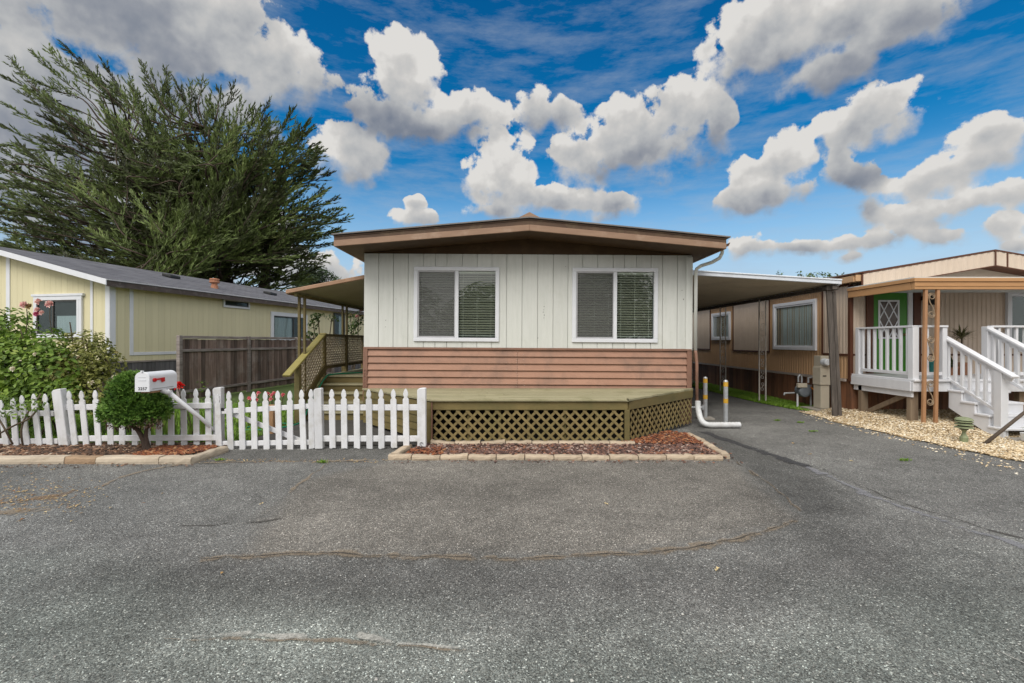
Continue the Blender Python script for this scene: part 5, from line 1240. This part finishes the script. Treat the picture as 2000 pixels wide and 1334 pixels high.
r2 = thing('rose_bush', (-6.9, 8.0, 0), 'smaller olive green rose bush right of the large one, behind the leaning fence post', 'rose bush')
m = MB(); blobs = [bl(165, 700, 8.0, 52, 55, .4), bl(140, 745, 7.9, 55, 50, .45), bl(200, 725, 8.0, 36, 52, .35), bl(188, 770, 7.7, 42, 38, .35), bl(172, 668, 8.0, 22, 14, .15), bl(215, 790, 7.6, 28, 30, .25)]
shrub_leaves(m, blobs, 4200, .072, .052); m.build('foliage', M['rose_leaf_olive'], r2)
m = MB()
for i in range(12):
    a = V(R(-7.2, -6.6), R(7.8, 8.1), 0); bb_ = random.choice(blobs); b = V(bb_[0], bb_[1], bb_[2]) + V(R(-.2, .2), R(-.2, .2), R(.1, .4)); m.tube(catmull([a, (a + b) / 2 + V(R(-.15, .15), 0, 0), b], 5), .010, 5)
m.build('stem', M['stem'], r2)
for (px, py, r, mt) in ((226, 737, .045, 'flower_cream'), (231, 745, .04, 'flower_cream'), (228, 776, .035, 'flower_cream'), (180, 748, .05, 'flower_cream'), (208, 768, .03, 'flower_cream')):
    bloom(r2, P(px, py, 7.55), r, M[mt], 18)
# dwarf conifer with a bare trunk in the mulch
dc = thing('dwarf_conifer', (-5.33, 6.55, 0), 'small round dwarf conifer with a bare trunk, in the mulch under the mailbox', 'shrub')
YD = 6.50
m = MB(); tb = V(-5.24, 6.55, 0)
for pts, r0 in (([tb, P(278, 855, 6.55), P(266, 835, 6.55), P(250, 805, 6.5)], .042), ([tb + V(.03, 0, 0), P(285, 855, 6.55), P(288, 830, 6.55), P(296, 805, 6.5)], .034), ([P(268, 840, 6.5), P(240, 822, 6.45), P(222, 815, 6.4)], .022), ([P(288, 835, 6.5), P(310, 822, 6.45)], .02)):
    c = catmull([Vector(p) for p in pts], 5); m.tube(c, [r0 * (1 - .6 * i / len(c)) for i in range(len(c))], 7)
m.build('trunk', M['bark'], dc, smooth=True)
def spikes(mb, blobs, n, L, shell=.8, floor=-.35):
    tot = sum(b[3] * b[4] * b[5] for b in blobs)
    for (cx, cy, cz, rx, ry, rz) in blobs:
        for i in range(int(n * rx * ry * rz / tot)):
            d = V(random.gauss(0, 1), random.gauss(0, 1), random.gauss(0, 1)).normalized()
            if d.z < floor: continue
            q = R(shell, 1.0) * (1 + .30 * mn.noise(d * 4.2 + V(cx, cy, cz) * 3)); p = V(cx + d.x * rx * q, cy + d.y * ry * q, cz + d.z * rz * q); r = random.random()
            for k in range(4):
                t = (d + V(R(-.9, .9), R(-.9, .9), R(-.5, .9))).normalized(); mb.leaf(p, t, d.orthogonal(), L * R(.6, 1.3), L * .42, min(1, max(0, r + R(-.15, .15))), .3)
m = MB(); blobs = [bl(266, 794, YD, 54, 36, .34), bl(258, 766, YD, 37, 34, .26), bl(254, 748, YD, 23, 20, .16), bl(250, 738, YD, 13, 11, .09), bl(296, 802, YD - .03, 32, 27, .24), bl(228, 803, YD, 26, 26, .22), bl(262, 812, YD - .1, 36, 20, .22)]
spikes(m, blobs, 8500, .052, .62, -.75); m.build('foliage', M['dwarf'], dc)
m = MB()
for i in range(620):
    p = P(R(208, 318), R(816, 836), YD + R(-.3, .2)); d = V(R(-1, 1), R(-1, 1), R(-.7, .1)).normalized(); m.leaf(p, d, V(0, 0, 1), R(.03, .06), .018)
m.build('dead_foliage', M['dwarf_brown'], dc)
# flowers behind the gate
def flower_plant(p, n_leaf, spread, hgt, heads, mat, label, r=.04, cat='flowering plant', group=None, leafm='rose_leaf'):
    t = thing('flowering_plant', p, label, cat, group); p = Vector(p); m = MB()
    for i in range(n_leaf):
        b = p + V(R(-spread, spread), R(-spread, spread) * .6, R(.0, hgt)); a = R(0, 6.28); m.leaf(b, V(math.cos(a), math.sin(a), R(-.2, .9)), V(0, 0, 1), R(.04, .08), .028)
    m.build('foliage', M[leafm], t); m = MB()
    for h in heads: m.tube([(p.x + (h[0] - p.x) * .4, p.y, 0), tuple(h)], .006, 5)
    m.build('stem', M['stem'], t)
    for h in heads: bloom(t, h, r, M[mat], 16)
flower_plant((-4.95, 8.5, 0), 160, .32, .5, [P(492, 779, 8.45), P(500, 774, 8.45), P(506, 768, 8.45), P(502, 781, 8.4), P(488, 778, 8.5)], 'flower_pink', 'pink flowering plant behind the gate, the left one of the two')
flower_plant((-4.55, 8.6, 0), 200, .35, .5, [P(524, 769, 8.5), P(532, 772, 8.5), P(530, 780, 8.45), P(536, 768, 8.5), P(554, 771, 8.5)], 'flower_pink', 'pink flowering plant behind the gate, beside the wooden stake')
flower_plant((-5.0, 7.3, 0), 90, .10, .95, [P(352, 751, 7.2), P(347, 755, 7.2), P(356, 754, 7.2)], 'flower_red', 'tall red flower behind the fence, right of the mailbox', .055)
t = thing('iris_clump', (-5.6, 7.25, 0), 'clump of upright sword shaped leaves behind the pickets, by the dwarf conifer', 'plant')
m = MB()
for i in range(46):
    b = V(R(-6.3, -4.75), R(7.15, 7.4), 0); d = V(R(-.35, .35), R(-.1, .1), 1).normalized(); m.leaf(b, d, V(0, -1, 0), R(.35, .6), .045, None, .1)
m.build('foliage', M['rose_leaf'], t)
st = P(530, 800, 7.9); m = MB(); m.box(st.x - .055, st.x + .055, 7.85, 7.95, 0, .50); m.build('wooden_stake', M['stake'], at=(st.x, 7.9, 0), bevel=.008, label='short light brown wooden post standing in the yard behind the gate', cat='wooden post')
# climbing plants at the side porch
def vine(p, blobs, n, label, flowers=()):
    t = thing('climbing_rose', p, label, 'climbing plant', 'climbing roses by the side porch'); m = MB(); shrub_leaves(m, blobs, n, .085, .06, .2); m.build('foliage', M['vine'], t)
    m = MB(); 
    for b in blobs: m.tube(catmull([Vector(p), (Vector(p) + V(b[0], b[1], b[2])) / 2 + V(.08, 0, .1), V(b[0], b[1], b[2])], 6), .012, 5)
    m.build('stem', M['stem'], t)
    for f in flowers: bloom(t, f, .06, M['rose_pink'], 16)
vine((-4.75, 10.9, 0), [bl(612, 630, 10.9, 10, 16, .1), bl(622, 618, 10.9, 14, 8, .1), bl(612, 655, 10.9, 8, 12, .1), bl(603, 650, 10.9, 5, 10, .1), bl(648, 622, 11.2, 10, 7, .1)], 150, 'dark climbing rose rising over the porch rail, between the awning posts')
vine((-4.75, 13.3, 0), [bl(690, 640, 13.0, 14, 14, .15), bl(700, 625, 13.0, 10, 12, .15), bl(684, 615, 13.2, 8, 7, .1), bl(700, 612, 13.2, 9, 6, .1)], 190, 'leafy climbing rose at the far end of the porch rail by the home wall', [P(706, 608, 12.9), P(698, 618, 12.9)])

# ------------------------------------------------------------------ one broad wind swept cypress
rc = random.Random(11)
def spray(mb, p, d, L, n, rad, wid, r):
    """one feathery shoot: short narrow leaf blades packed round a line"""
    for i in range(n):
        f = i / n; q = p + d * (L * f); t = (d + V(R(-.65, .65), R(-.65, .65), R(-.25, .5)) * (1.0 - .45 * f)).normalized()
        mb.leaf(q + V(R(-1, 1), R(-1, 1), R(-.6, .6)) * rad * (1 - f), t, V(R(-1, 1), R(-1, 1), R(-1, 1)), R(.20, .42), wid * R(.7, 1.3), min(1, max(0, r + R(-.2, .2) + .2 * f)), .15)
YC = 33.0
def lerpt(tab, x):
    if x <= tab[0][0]: return tab[0][1]
    for (x0, y0), (x1, y1) in zip(tab[:-1], tab[1:]):
        if x <= x1: return y0 + (y1 - y0) * (x - x0) / (x1 - x0)
    return tab[-1][1]
def sweep(px, py):
    """way a shoot points, in degrees: up and left on the left, upright on top, level on the right"""
    a = lerpt([(-60, 158), (40, 148), (160, 134), (260, 112), (330, 98), (430, 84), (520, 58), (600, 32), (670, 14)], px)
    low = min(1, max(0, (py - 330) / 200)); flat = 176 if px < 330 else 4
    return a + (flat - a) * low * .75
tips_px = [(22, 118), (50, 148), (70, 108), (95, 98), (130, 93), (48, 185), (10, 150), (5, 245), (15, 205), (2, 330), (-40, 300), (-60, 360), (-70, 420), (10, 400), (-60, 480), (30, 460), (160, 125), (185, 150), (205, 128), (40, 530), (110, 520), (-30, 520), (225, 165), (245, 190), (255, 160), (265, 180),
 (280, 130), (292, 165), (305, 185), (325, 140), (345, 165), (358, 190), (375, 170), (395, 160), (410, 195), (430, 180), (455, 170), (468, 205), (490, 215), (522, 205), (530, 240), (570, 220), (580, 255), (600, 258), (612, 285), (625, 300), (622, 335), (640, 340), (634, 372), (650, 392), (662, 408), (645, 430), (676, 430), (660, 452), (645, 476), (634, 500), (605, 515), (570, 540), (610, 470)]
root = P(440, 600, YC)[:2] + (0,)
def build_cypress():
    t = thing('cypress_tree', root, 'broad dark wind swept cypress towering behind the shingle roof of the yellow home', 'tree')
    tr, cr_ = MB(), MB(); rnd = rc; rt = Vector(root)
    trunks = [[rt, P(438, 480, YC), P(428, 360, YC + .5), P(405, 250, YC + .5)], [rt + V(-2.6, 1, 0), P(340, 520, YC + 1), P(300, 400, YC + 1), P(250, 280, YC + 1)], [rt + V(1.8, 1.5, 0), P(520, 520, YC + 1.5), P(540, 420, YC + 1.5), P(545, 330, YC + 1.5)]]
    tk = []
    for q in trunks:
        c = catmull([Vector(x) for x in q], 8); tr.tube(c, [.48 - .40 * i / (len(c) - 1) for i in range(len(c))], 8); tk.append(c)
    shoots = [(px, py, rnd.uniform(-2, 2), 1.0) for px, py in tips_px]
    for (px, py) in tips_px:
        for k in range(7):
            f = rnd.uniform(.03, .95) ** .8; x = min(655, px + (400 - px) * f + rnd.uniform(-30, 30)); y = py + (470 - py) * f + rnd.uniform(-22, 22)
            shoots.append((x, y, (-1 if rnd.random() < .75 else 1) * rnd.uniform(.3, 6.0) * (.35 + f), rnd.uniform(.8, 1.1)))
    for k in range(220):
        shoots.append((rnd.uniform(-60, 600), 270 + 295 * rnd.random() ** .8, rnd.uniform(-6.0, 2.5), rnd.uniform(.8, 1.1)))
    for k in range(110):
        shoots.append((rnd.uniform(400, 625), 240 + 310 * rnd.random(), rnd.uniform(-5.0, 3.0), rnd.uniform(.8, 1.1)))
    for (px, py, dep, sz) in shoots:
        T = P(px, py, YC + dep); a = math.radians(sweep(px, py) + rnd.uniform(-13, 13))
        if rnd.random() < .22 and py > 260: a = math.radians(rnd.choice([12, 168] if 300 < px < 380 else [168] if px <= 300 else [12]) + rnd.uniform(-16, 22))
        D = V(math.cos(a), rnd.uniform(-.55, .35), math.sin(a)).normalized(); L = rnd.uniform(4.5, 7.5) * sz * (.75 if py > 420 else 1); L = max(1.8, min(L, .62 * min((q - T).length for c in tk for q in c)))
        S = T - D * L; c = min(tk, key=lambda c: min((q - S).length for q in c)); B = min(c, key=lambda q: (q - S).length + max(0, q.z - S.z) * 1.5)
        tr.tube(catmull([B, B.lerp(S, .6) - V(0, 0, .3), S, S + D * L * .5 + V(0, 0, -.12 * L * .3), T], 4), [.085 - .0047 * i for i in range(17)], 5, None, False)
        n = int(L * 3.8); tone = rnd.random()
        for i in range(n):
            s = .06 + .94 * i / n; p = S + D * (L * s) + V(0, 0, -.14 * L * s * (1 - s))
            sd = V(rnd.uniform(-1, 1), rnd.uniform(-1, 1), rnd.uniform(-.45, .55)).normalized(); out = (D + sd * rnd.uniform(.35, .95) * (1.1 - .45 * s)).normalized()
            Ls = (1.75 - 1.15 * s) * rnd.uniform(.6, 1.25) * sz
            spray(cr_, p, out, Ls, int(10 + 10 * Ls), .10, .072, tone * .7 + rnd.random() * .3)
        spray(cr_, T - D * .6, D, 1.1, 20, .09, .075, tone * .6)
    tr.build('trunk', M['bark_red'], t, smooth=True); cr_.build('crown', M['cypress'], t)
build_cypress()
# ------------------------------------------------------------------ small far trees
def leafy_tree(name, base, H, crown, n, L, W, mat, label, group=None, tr=.2, shell=.35):
    t = thing(name, base, label, 'tree', group); base = Vector(base); m = MB()
    m.tube([base, base + V(.1, 0, H * .45), base + V(0, 0, H * .8)], [tr, tr * .7, tr * .25], 7)
    for b in crown: m.tube([base + V(0, 0, H * .4), V(b[0], b[1], b[2])], [tr * .45, tr * .12], 5)
    m.build('trunk', M['bark'], t, smooth=True); m = MB(); shrub_leaves(m, crown, n, L, W, shell); m.build('crown', M[mat], t)
YP = 52
leafy_tree('pine_tree', P(622, 700, YP)[:2] + (0,), 9.5, [bl(612, 545, YP, 26, 10, 1.6), bl(598, 560, YP, 24, 12, 1.6), bl(620, 530, YP, 20, 9, 1.3), bl(606, 536, YP, 16, 8, 1.2), bl(585, 548, YP, 14, 9, 1.2), bl(622, 566, YP, 26, 10, 1.4), bl(655, 548, YP, 13, 7, 1.0), bl(643, 537, YP, 12, 6, .9), bl(640, 562, YP, 20, 10, 1.2)], 4200, .42, .12, 'pine', 'small flat topped pine far behind, between the cypress and the side awning')
for (px, py, w, Y, lb) in ((1590, 545, 34, 46, 'rounded green treetop showing above the carport roof'), (1630, 552, 26, 50, 'low green treetop next to the tan roof, right of the rounded one'), (1522, 552, 10, 60, 'tiny feathery treetop above the middle of the carport roof')):
    c = P(px, py, Y); k = Y / F
    leafy_tree('leafy_tree', (c.x, c.y, 0), c.z + .5, [bl(px, py, Y, w, 12, 1.5), bl(px - w * .5, py + 12, Y, w * .7, 16, 1.5), bl(px + w * .55, py + 12, Y, w * .7, 14, 1.5), bl(px, py + 30, Y, w * 1.2, 28, 2)] + [bl(px + rc.uniform(-w, w), py - rc.uniform(4, 16), Y, 3.5, 8, .3) for _ in range(7)], 1500, .34, .16, 'broad', lb, 'treetops beyond the carport', .2, .3)
# trees across the road behind the camera: they show only as reflections in the window glass
for (x, y, h, w_, lb) in ((-9.5, -15, 7.5, 3.0, 'leafy green tree across the road, reflected in the left window'), (-2.0, -18, 6.5, 2.8, 'round green tree across the road, mirrored between the two front windows'), (6.0, -14, 8.5, 3.4, 'tall green tree across the road, reflected in the right window'), (14, -17, 6.5, 3.2, 'broad green tree across the road, mirrored in the tan home')):
    leafy_tree('leafy_tree', (x, y, 0), h, [(x, y, h * .62, w_, w_, h * .34), (x - w_ * .7, y + .5, h * .45, w_ * .7, w_ * .7, h * .25), (x + w_ * .7, y - .4, h * .5, w_ * .75, w_ * .7, h * .28), (x + .3, y, h * .3, w_, w_, h * .22)], 3200, .5, .32, 'broad', lb, 'trees across the road', .25, .2)
# ================================================================== sky, sun, camera
SUN_EL, SUN_AZ = math.radians(48), math.radians(205)   # behind the camera, a little to the left
w = bpy.data.worlds.new('World'); sc.world = w; w.use_nodes = True; nt = w.node_tree
bg = nt.nodes['Background']
sky = nd(nt, 'ShaderNodeTexSky', sky_type='NISHITA', sun_disc=False, sun_elevation=SUN_EL, sun_rotation=SUN_AZ, altitude=0, air_density=1.0, dust_density=.6, ozone_density=2.0)
dirv = nd(nt, 'ShaderNodeTexCoord').outputs['Generated']
dn = nd(nt, 'ShaderNodeVectorMath', {0: dirv}, operation='NORMALIZE').outputs[0]
sx = nd(nt, 'ShaderNodeSeparateXYZ', {0: dn}); X_, Y_, Z_ = sx.outputs[0], sx.outputs[1], sx.outputs[2]
az = ma(nt, 'ARCTAN2', X_, Y_); el = ma(nt, 'ARCSINE', Z_)
uv = nd(nt, 'ShaderNodeCombineXYZ', {0: az, 1: el, 2: 0.0}).outputs[0]
def ae(px, py):
    dx, dz = (px - CX) / F, (CY - py) / F
    return math.atan2(dx, 1), math.atan2(dz, math.hypot(1, dx))
# slow warp and detail noise in direction space
def ns(scale, det, rough, vec): return nd(nt, 'ShaderNodeTexNoise', {'Vector': vec, 'Scale': scale, 'Detail': det, 'Roughness': rough})
wp = ns(5.5, 3, .55, dn).outputs['Color']
wv = nd(nt, 'ShaderNodeVectorMath', {0: wp, 1: (.075, .055, 0), 2: (-.0375, -.0275, 0)}, operation='MULTIPLY_ADD').outputs[0]
q = nd(nt, 'ShaderNodeVectorMath', {0: uv, 1: wv}, operation='ADD').outputs[0]
# cloud masses: px, py, half width, half height (pixels of the reference view, turned into sky directions), weight, brightness
CL = [(260, 40, 420, 110, 1.1, .66), (90, 260, 330, 210, 1.0, .50), (520, 130, 150, 66, 1.0, .80), (420, 225, 160, 90, .95, .38), (200, 430, 430, 150, .8, .62), 
      (780, 145, 74, 62, 1.2, 1.0), (745, 225, 84, 60, 1.05, .26), (905, 222, 80, 36, 1.1, .90), (850, 255, 130, 28, .75, .36), (690, 305, 92, 54, 1.15, .98),
      (985, 345, 70, 84, 1.1, .98), (1050, 215, 46, 40, .95, .84), (1105, 215, 34, 30, .85, .8), (1130, 310, 70, 50, 1.0, .80), (1245, 290, 150, 72, 1.1, .78), (1330, 215, 66, 56, 1.05, .86), (1220, 225, 46, 40, 1.0, 1.0), (1400, 240, 34, 66, .85, .78), (1080, 395, 150, 34, .85, .80),  (1195, 395, 44, 26, .85, .82),
      (1510, 85, 150, 74, 1.15, 1.0), (1620, 40, 200, 60, 1.15, .84), (1740, 50, 150, 66, 1.1, .66), (1610, 145, 170, 38, 1.0, .50), (1450, 118, 56, 40, .95, .95),
      (1700, 230, 104, 58, 1.1, .88), (1650, 320, 44, 60, .95, .72), (1690, 345, 56, 56, .95, .48), (1530, 310, 52, 70, 1.05, .90), (1480, 385, 110, 38, 1.05, .82), (1450, 345, 50, 40, .9, .98), (1830, 350, 110, 40, 1.1, .92), (1950, 265, 90, 40, 1.1, .92), (1930, 310, 80, 30, .9, .7), (1800, 420, 110, 40, .85, .84), (1960, 385, 70, 34, .9, .9), (1950, 440, 60, 40, .8, .85),
      (1470, 485, 56, 26, .8, .86), (820, 432, 46, 24, .85, .92), (815, 400, 24, 14, .7, .86), (1590, 482, 70, 18, .75, .84), (1655, 497, 24, 12, .7, .86), (560, 540, 230, 60, .7, .84), (1720, 470, 150, 24, .6, .82), (1760, 455, 40, 30, .7, .8), (1840, 470, 70, 26, .7, .8), (1990, 480, 40, 30, .7, .85), (1700, 400, 40, 40, .6, .6), (970, 415, 60, 20, .8, .9)]
field = None; acc = None
for (px, py, rx, ry, s, br) in CL:
    s = max(s, .85) if px < 620 and py < 520 else s + (.13 if s < .9 else -.03)
    a, e = ae(px, py); k = math.cos(math.atan2(px - CX, F)); iu, iv = 1 / (1.10 * rx / F * k * k + .004), 1 / (1.10 * ry / F * k)
    d = nd(nt, 'ShaderNodeVectorMath', {0: q, 1: (iu, iv, 0), 2: (-a * iu, -e * iv, 0)}, operation='MULTIPLY_ADD').outputs[0]
    ln = nd(nt, 'ShaderNodeVectorMath', {0: d}, operation='LENGTH').outputs[1]
    m_ = ma(nt, 'MULTIPLY_ADD', ln, -s * .75, s, clamp=True)
    dy = nd(nt, 'ShaderNodeSeparateXYZ', {0: d}).outputs[1]
    cw = nd(nt, 'ShaderNodeCombineXYZ', {0: dy, 1: br, 2: 1.0}).outputs[0]
    m2 = ma(nt, 'MULTIPLY', m_, m_)
    cs = nd(nt, 'ShaderNodeVectorMath', {0: cw, 'Scale': m2}, operation='SCALE').outputs[0]
    field = m_ if field is None else ma(nt, 'SMOOTH_MAX', field, m_, .04)
    acc = cs if acc is None else nd(nt, 'ShaderNodeVectorMath', {0: acc, 1: cs}, operation='ADD').outputs[0]
sa = nd(nt, 'ShaderNodeSeparateXYZ', {0: acc})
wsum = ma(nt, 'ADD', sa.outputs[2], 1e-4)
vert = ma(nt, 'DIVIDE', sa.outputs[0], wsum); brt = ma(nt, 'DIVIDE', sa.outputs[1], wsum)
f1 = ns(9.5, 7, .54, dn).outputs[0]
up = nd(nt, 'ShaderNodeVectorMath', {0: dn, 1: (-.012, 0, .022)}, operation='ADD').outputs[0]
f2 = ns(9.5, 4, .5, up).outputs[0]
vo = nd(nt, 'ShaderNodeTexVoronoi', {'Vector': nd(nt, 'ShaderNodeVectorMath', {0: dn, 1: wv}, operation='ADD').outputs[0], 'Scale': 26.0}, feature='SMOOTH_F1'); vo.inputs['Smoothness'].default_value = .5
puff = ma(nt, 'MULTIPLY_ADD', vo.outputs['Distance'], -.55, .28)
fine = ns(34, 6, .6, dn).outputs[0]
gate = ma(nt, 'MULTIPLY', field, 4.0, None, True)
det = ma(nt, 'ADD', ma(nt, 'MULTIPLY_ADD', f1, 1.0, -.52), ma(nt, 'ADD', puff, ma(nt, 'MULTIPLY_ADD', fine, .82, -.41)))
dens = ma(nt, 'ADD', field, ma(nt, 'MULTIPLY', det, gate))
soft = nd(nt, 'ShaderNodeMapRange', {0: vert, 1: -.45, 2: .15, 3: .62, 4: .12}).outputs[0]
alpha = nd(nt, 'ShaderNodeMapRange', {0: ma(nt, 'DIVIDE', ma(nt, 'SUBTRACT', dens, .27), soft), 1: 0.0, 2: 1.0, 3: 0.0, 4: 1.0}, interpolation_type='SMOOTHSTEP').outputs[0]
relief = ma(nt, 'MULTIPLY', ma(nt, 'SUBTRACT', f1, f2), 1.6)
light = ma(nt, 'ADD', ma(nt, 'MULTIPLY_ADD', vert, .42, brt), ma(nt, 'ADD', relief, ma(nt, 'MULTIPLY', puff, .40)))
thick = nd(nt, 'ShaderNodeMapRange', {0: dens, 1: .40, 2: 1.15, 3: .10, 4: -.24}).outputs[0]
broad = ma(nt, 'MULTIPLY_ADD', ns(6.5, 4, .6, dn).outputs[0], 1.1, -.55)
light = ma(nt, 'ADD', ma(nt, 'ADD', light, broad), ma(nt, 'ADD', thick, -.12), None, True)
ccol = ramp(nt, light, [(0, (.19, .22, .28)), (.3, (.30, .32, .36)), (.6, (.47, .48, .49)), (.85, (.60, .59, .575)), (1, (.73, .715, .69))])
# clear sky: the physical sky, deepened overhead as in the photograph
tintr = ramp(nt, ma(nt, 'MULTIPLY', el, 1.5, None, True), [(0, (.95, .82, .76)), (.12, (.80, .78, .74)), (.28, (.30, .58, .66)), (.50, (.012, .36, .53)), (1, (.008, .28, .46))])
clear = nd(nt, 'ShaderNodeVectorMath', {0: sky.outputs[0], 1: tintr}, operation='MULTIPLY').outputs[0]
clear = nd(nt, 'ShaderNodeVectorMath', {0: clear, 'Scale': 1.0}, operation='SCALE').outputs[0]
# thin high veil
ci = nd(nt, 'ShaderNodeMapping', {'Vector': uv, 'Scale': (2.2, 9, 1), 'Rotation': (0, 0, .25)}).outputs[0]
cn = ns(2.2, 7, .65, ci).outputs[0]
veil = nd(nt, 'ShaderNodeMapRange', {0: cn, 1: .45, 2: .80, 3: 0.0, 4: .55}).outputs[0]
SKYK = 10.0
def sc10(c): return nd(nt, 'ShaderNodeVectorMath', {0: c, 'Scale': SKYK}, operation='SCALE').outputs[0]
EXPO = 1.25
KE = 2 ** -EXPO
c1 = mixc(nt, veil, clear, (.40 * SKYK * KE, .46 * SKYK * KE, .54 * SKYK * KE))
cc = nd(nt, 'ShaderNodeVectorMath', {0: ccol, 'Scale': SKYK * KE}, operation='SCALE').outputs[0]
hz_ = nd(nt, 'ShaderNodeMapRange', {0: el, 1: .06, 2: .40, 3: .82, 4: 0.0}, interpolation_type='SMOOTHSTEP').outputs[0]
c1 = mixc(nt, hz_, c1, (.42 * SKYK * KE, .55 * SKYK * KE, .70 * SKYK * KE))
c2 = mixc(nt, alpha, c1, cc)
# thick bright overcast behind the camera and overhead (what lights the scene)
back = ma(nt, 'MULTIPLY_ADD', Y_, -1.0, ma(nt, 'MULTIPLY', Z_, .75))
fb_ = nd(nt, 'ShaderNodeMapRange', {0: back, 1: -.10, 2: .55, 3: 0.0, 4: 1.0}, interpolation_type='SMOOTHSTEP').outputs[0]
on = ma(nt, 'MULTIPLY_ADD', ns(2.2, 5, .6, dn).outputs[0], .9, .55)
BK = 1.16
bcol = nd(nt, 'ShaderNodeVectorMath', {0: (BK * SKYK * KE, BK * .985 * SKYK * KE, BK * .96 * SKYK * KE), 'Scale': on}, operation='SCALE').outputs[0]
c3 = mixc(nt, fb_, c2, bcol)
nt.links.new(c3, bg.inputs['Color']); bg.inputs['Strength'].default_value = .1
w.cycles.sampling_method = 'MANUAL'; w.cycles.sample_map_resolution = 512
sd = bpy.data.lights.new('sun', 'SUN'); sd.energy = 1.0; sd.angle = math.radians(35); sd.color = (1, .96, .90)
so = bpy.data.objects.new('sun', sd); COL.objects.link(so)
dvec = V(math.sin(SUN_AZ) * math.cos(SUN_EL), math.cos(SUN_AZ) * math.cos(SUN_EL), math.sin(SUN_EL))
so.rotation_euler = (-dvec).to_track_quat('-Z', 'Y').to_euler(); so.location = dvec * 50
cam = bpy.data.cameras.new('camera'); cam.lens = 36 * F / 2000; cam.sensor_width = 36; cam.clip_end = 2000; cam.clip_start = .05
co = bpy.data.objects.new('camera', cam); COL.objects.link(co); co.location = (0, 0, CH); co.rotation_euler = (math.pi / 2, 0, 0); sc.camera = co
vs_ = sc.view_settings; vs_.view_transform = 'Standard'; vs_.look = 'None'; vs_.exposure = EXPO; vs_.gamma = 1
sc.cycles.max_bounces = 6; sc.cycles.diffuse_bounces = 3; sc.cycles.glossy_bounces = 3; sc.cycles.transparent_max_bounces = 12; sc.cycles.caustics_reflective = False; sc.cycles.caustics_refractive = False
sc.cycles.use_denoising = True
sc.render.film_transparent = False
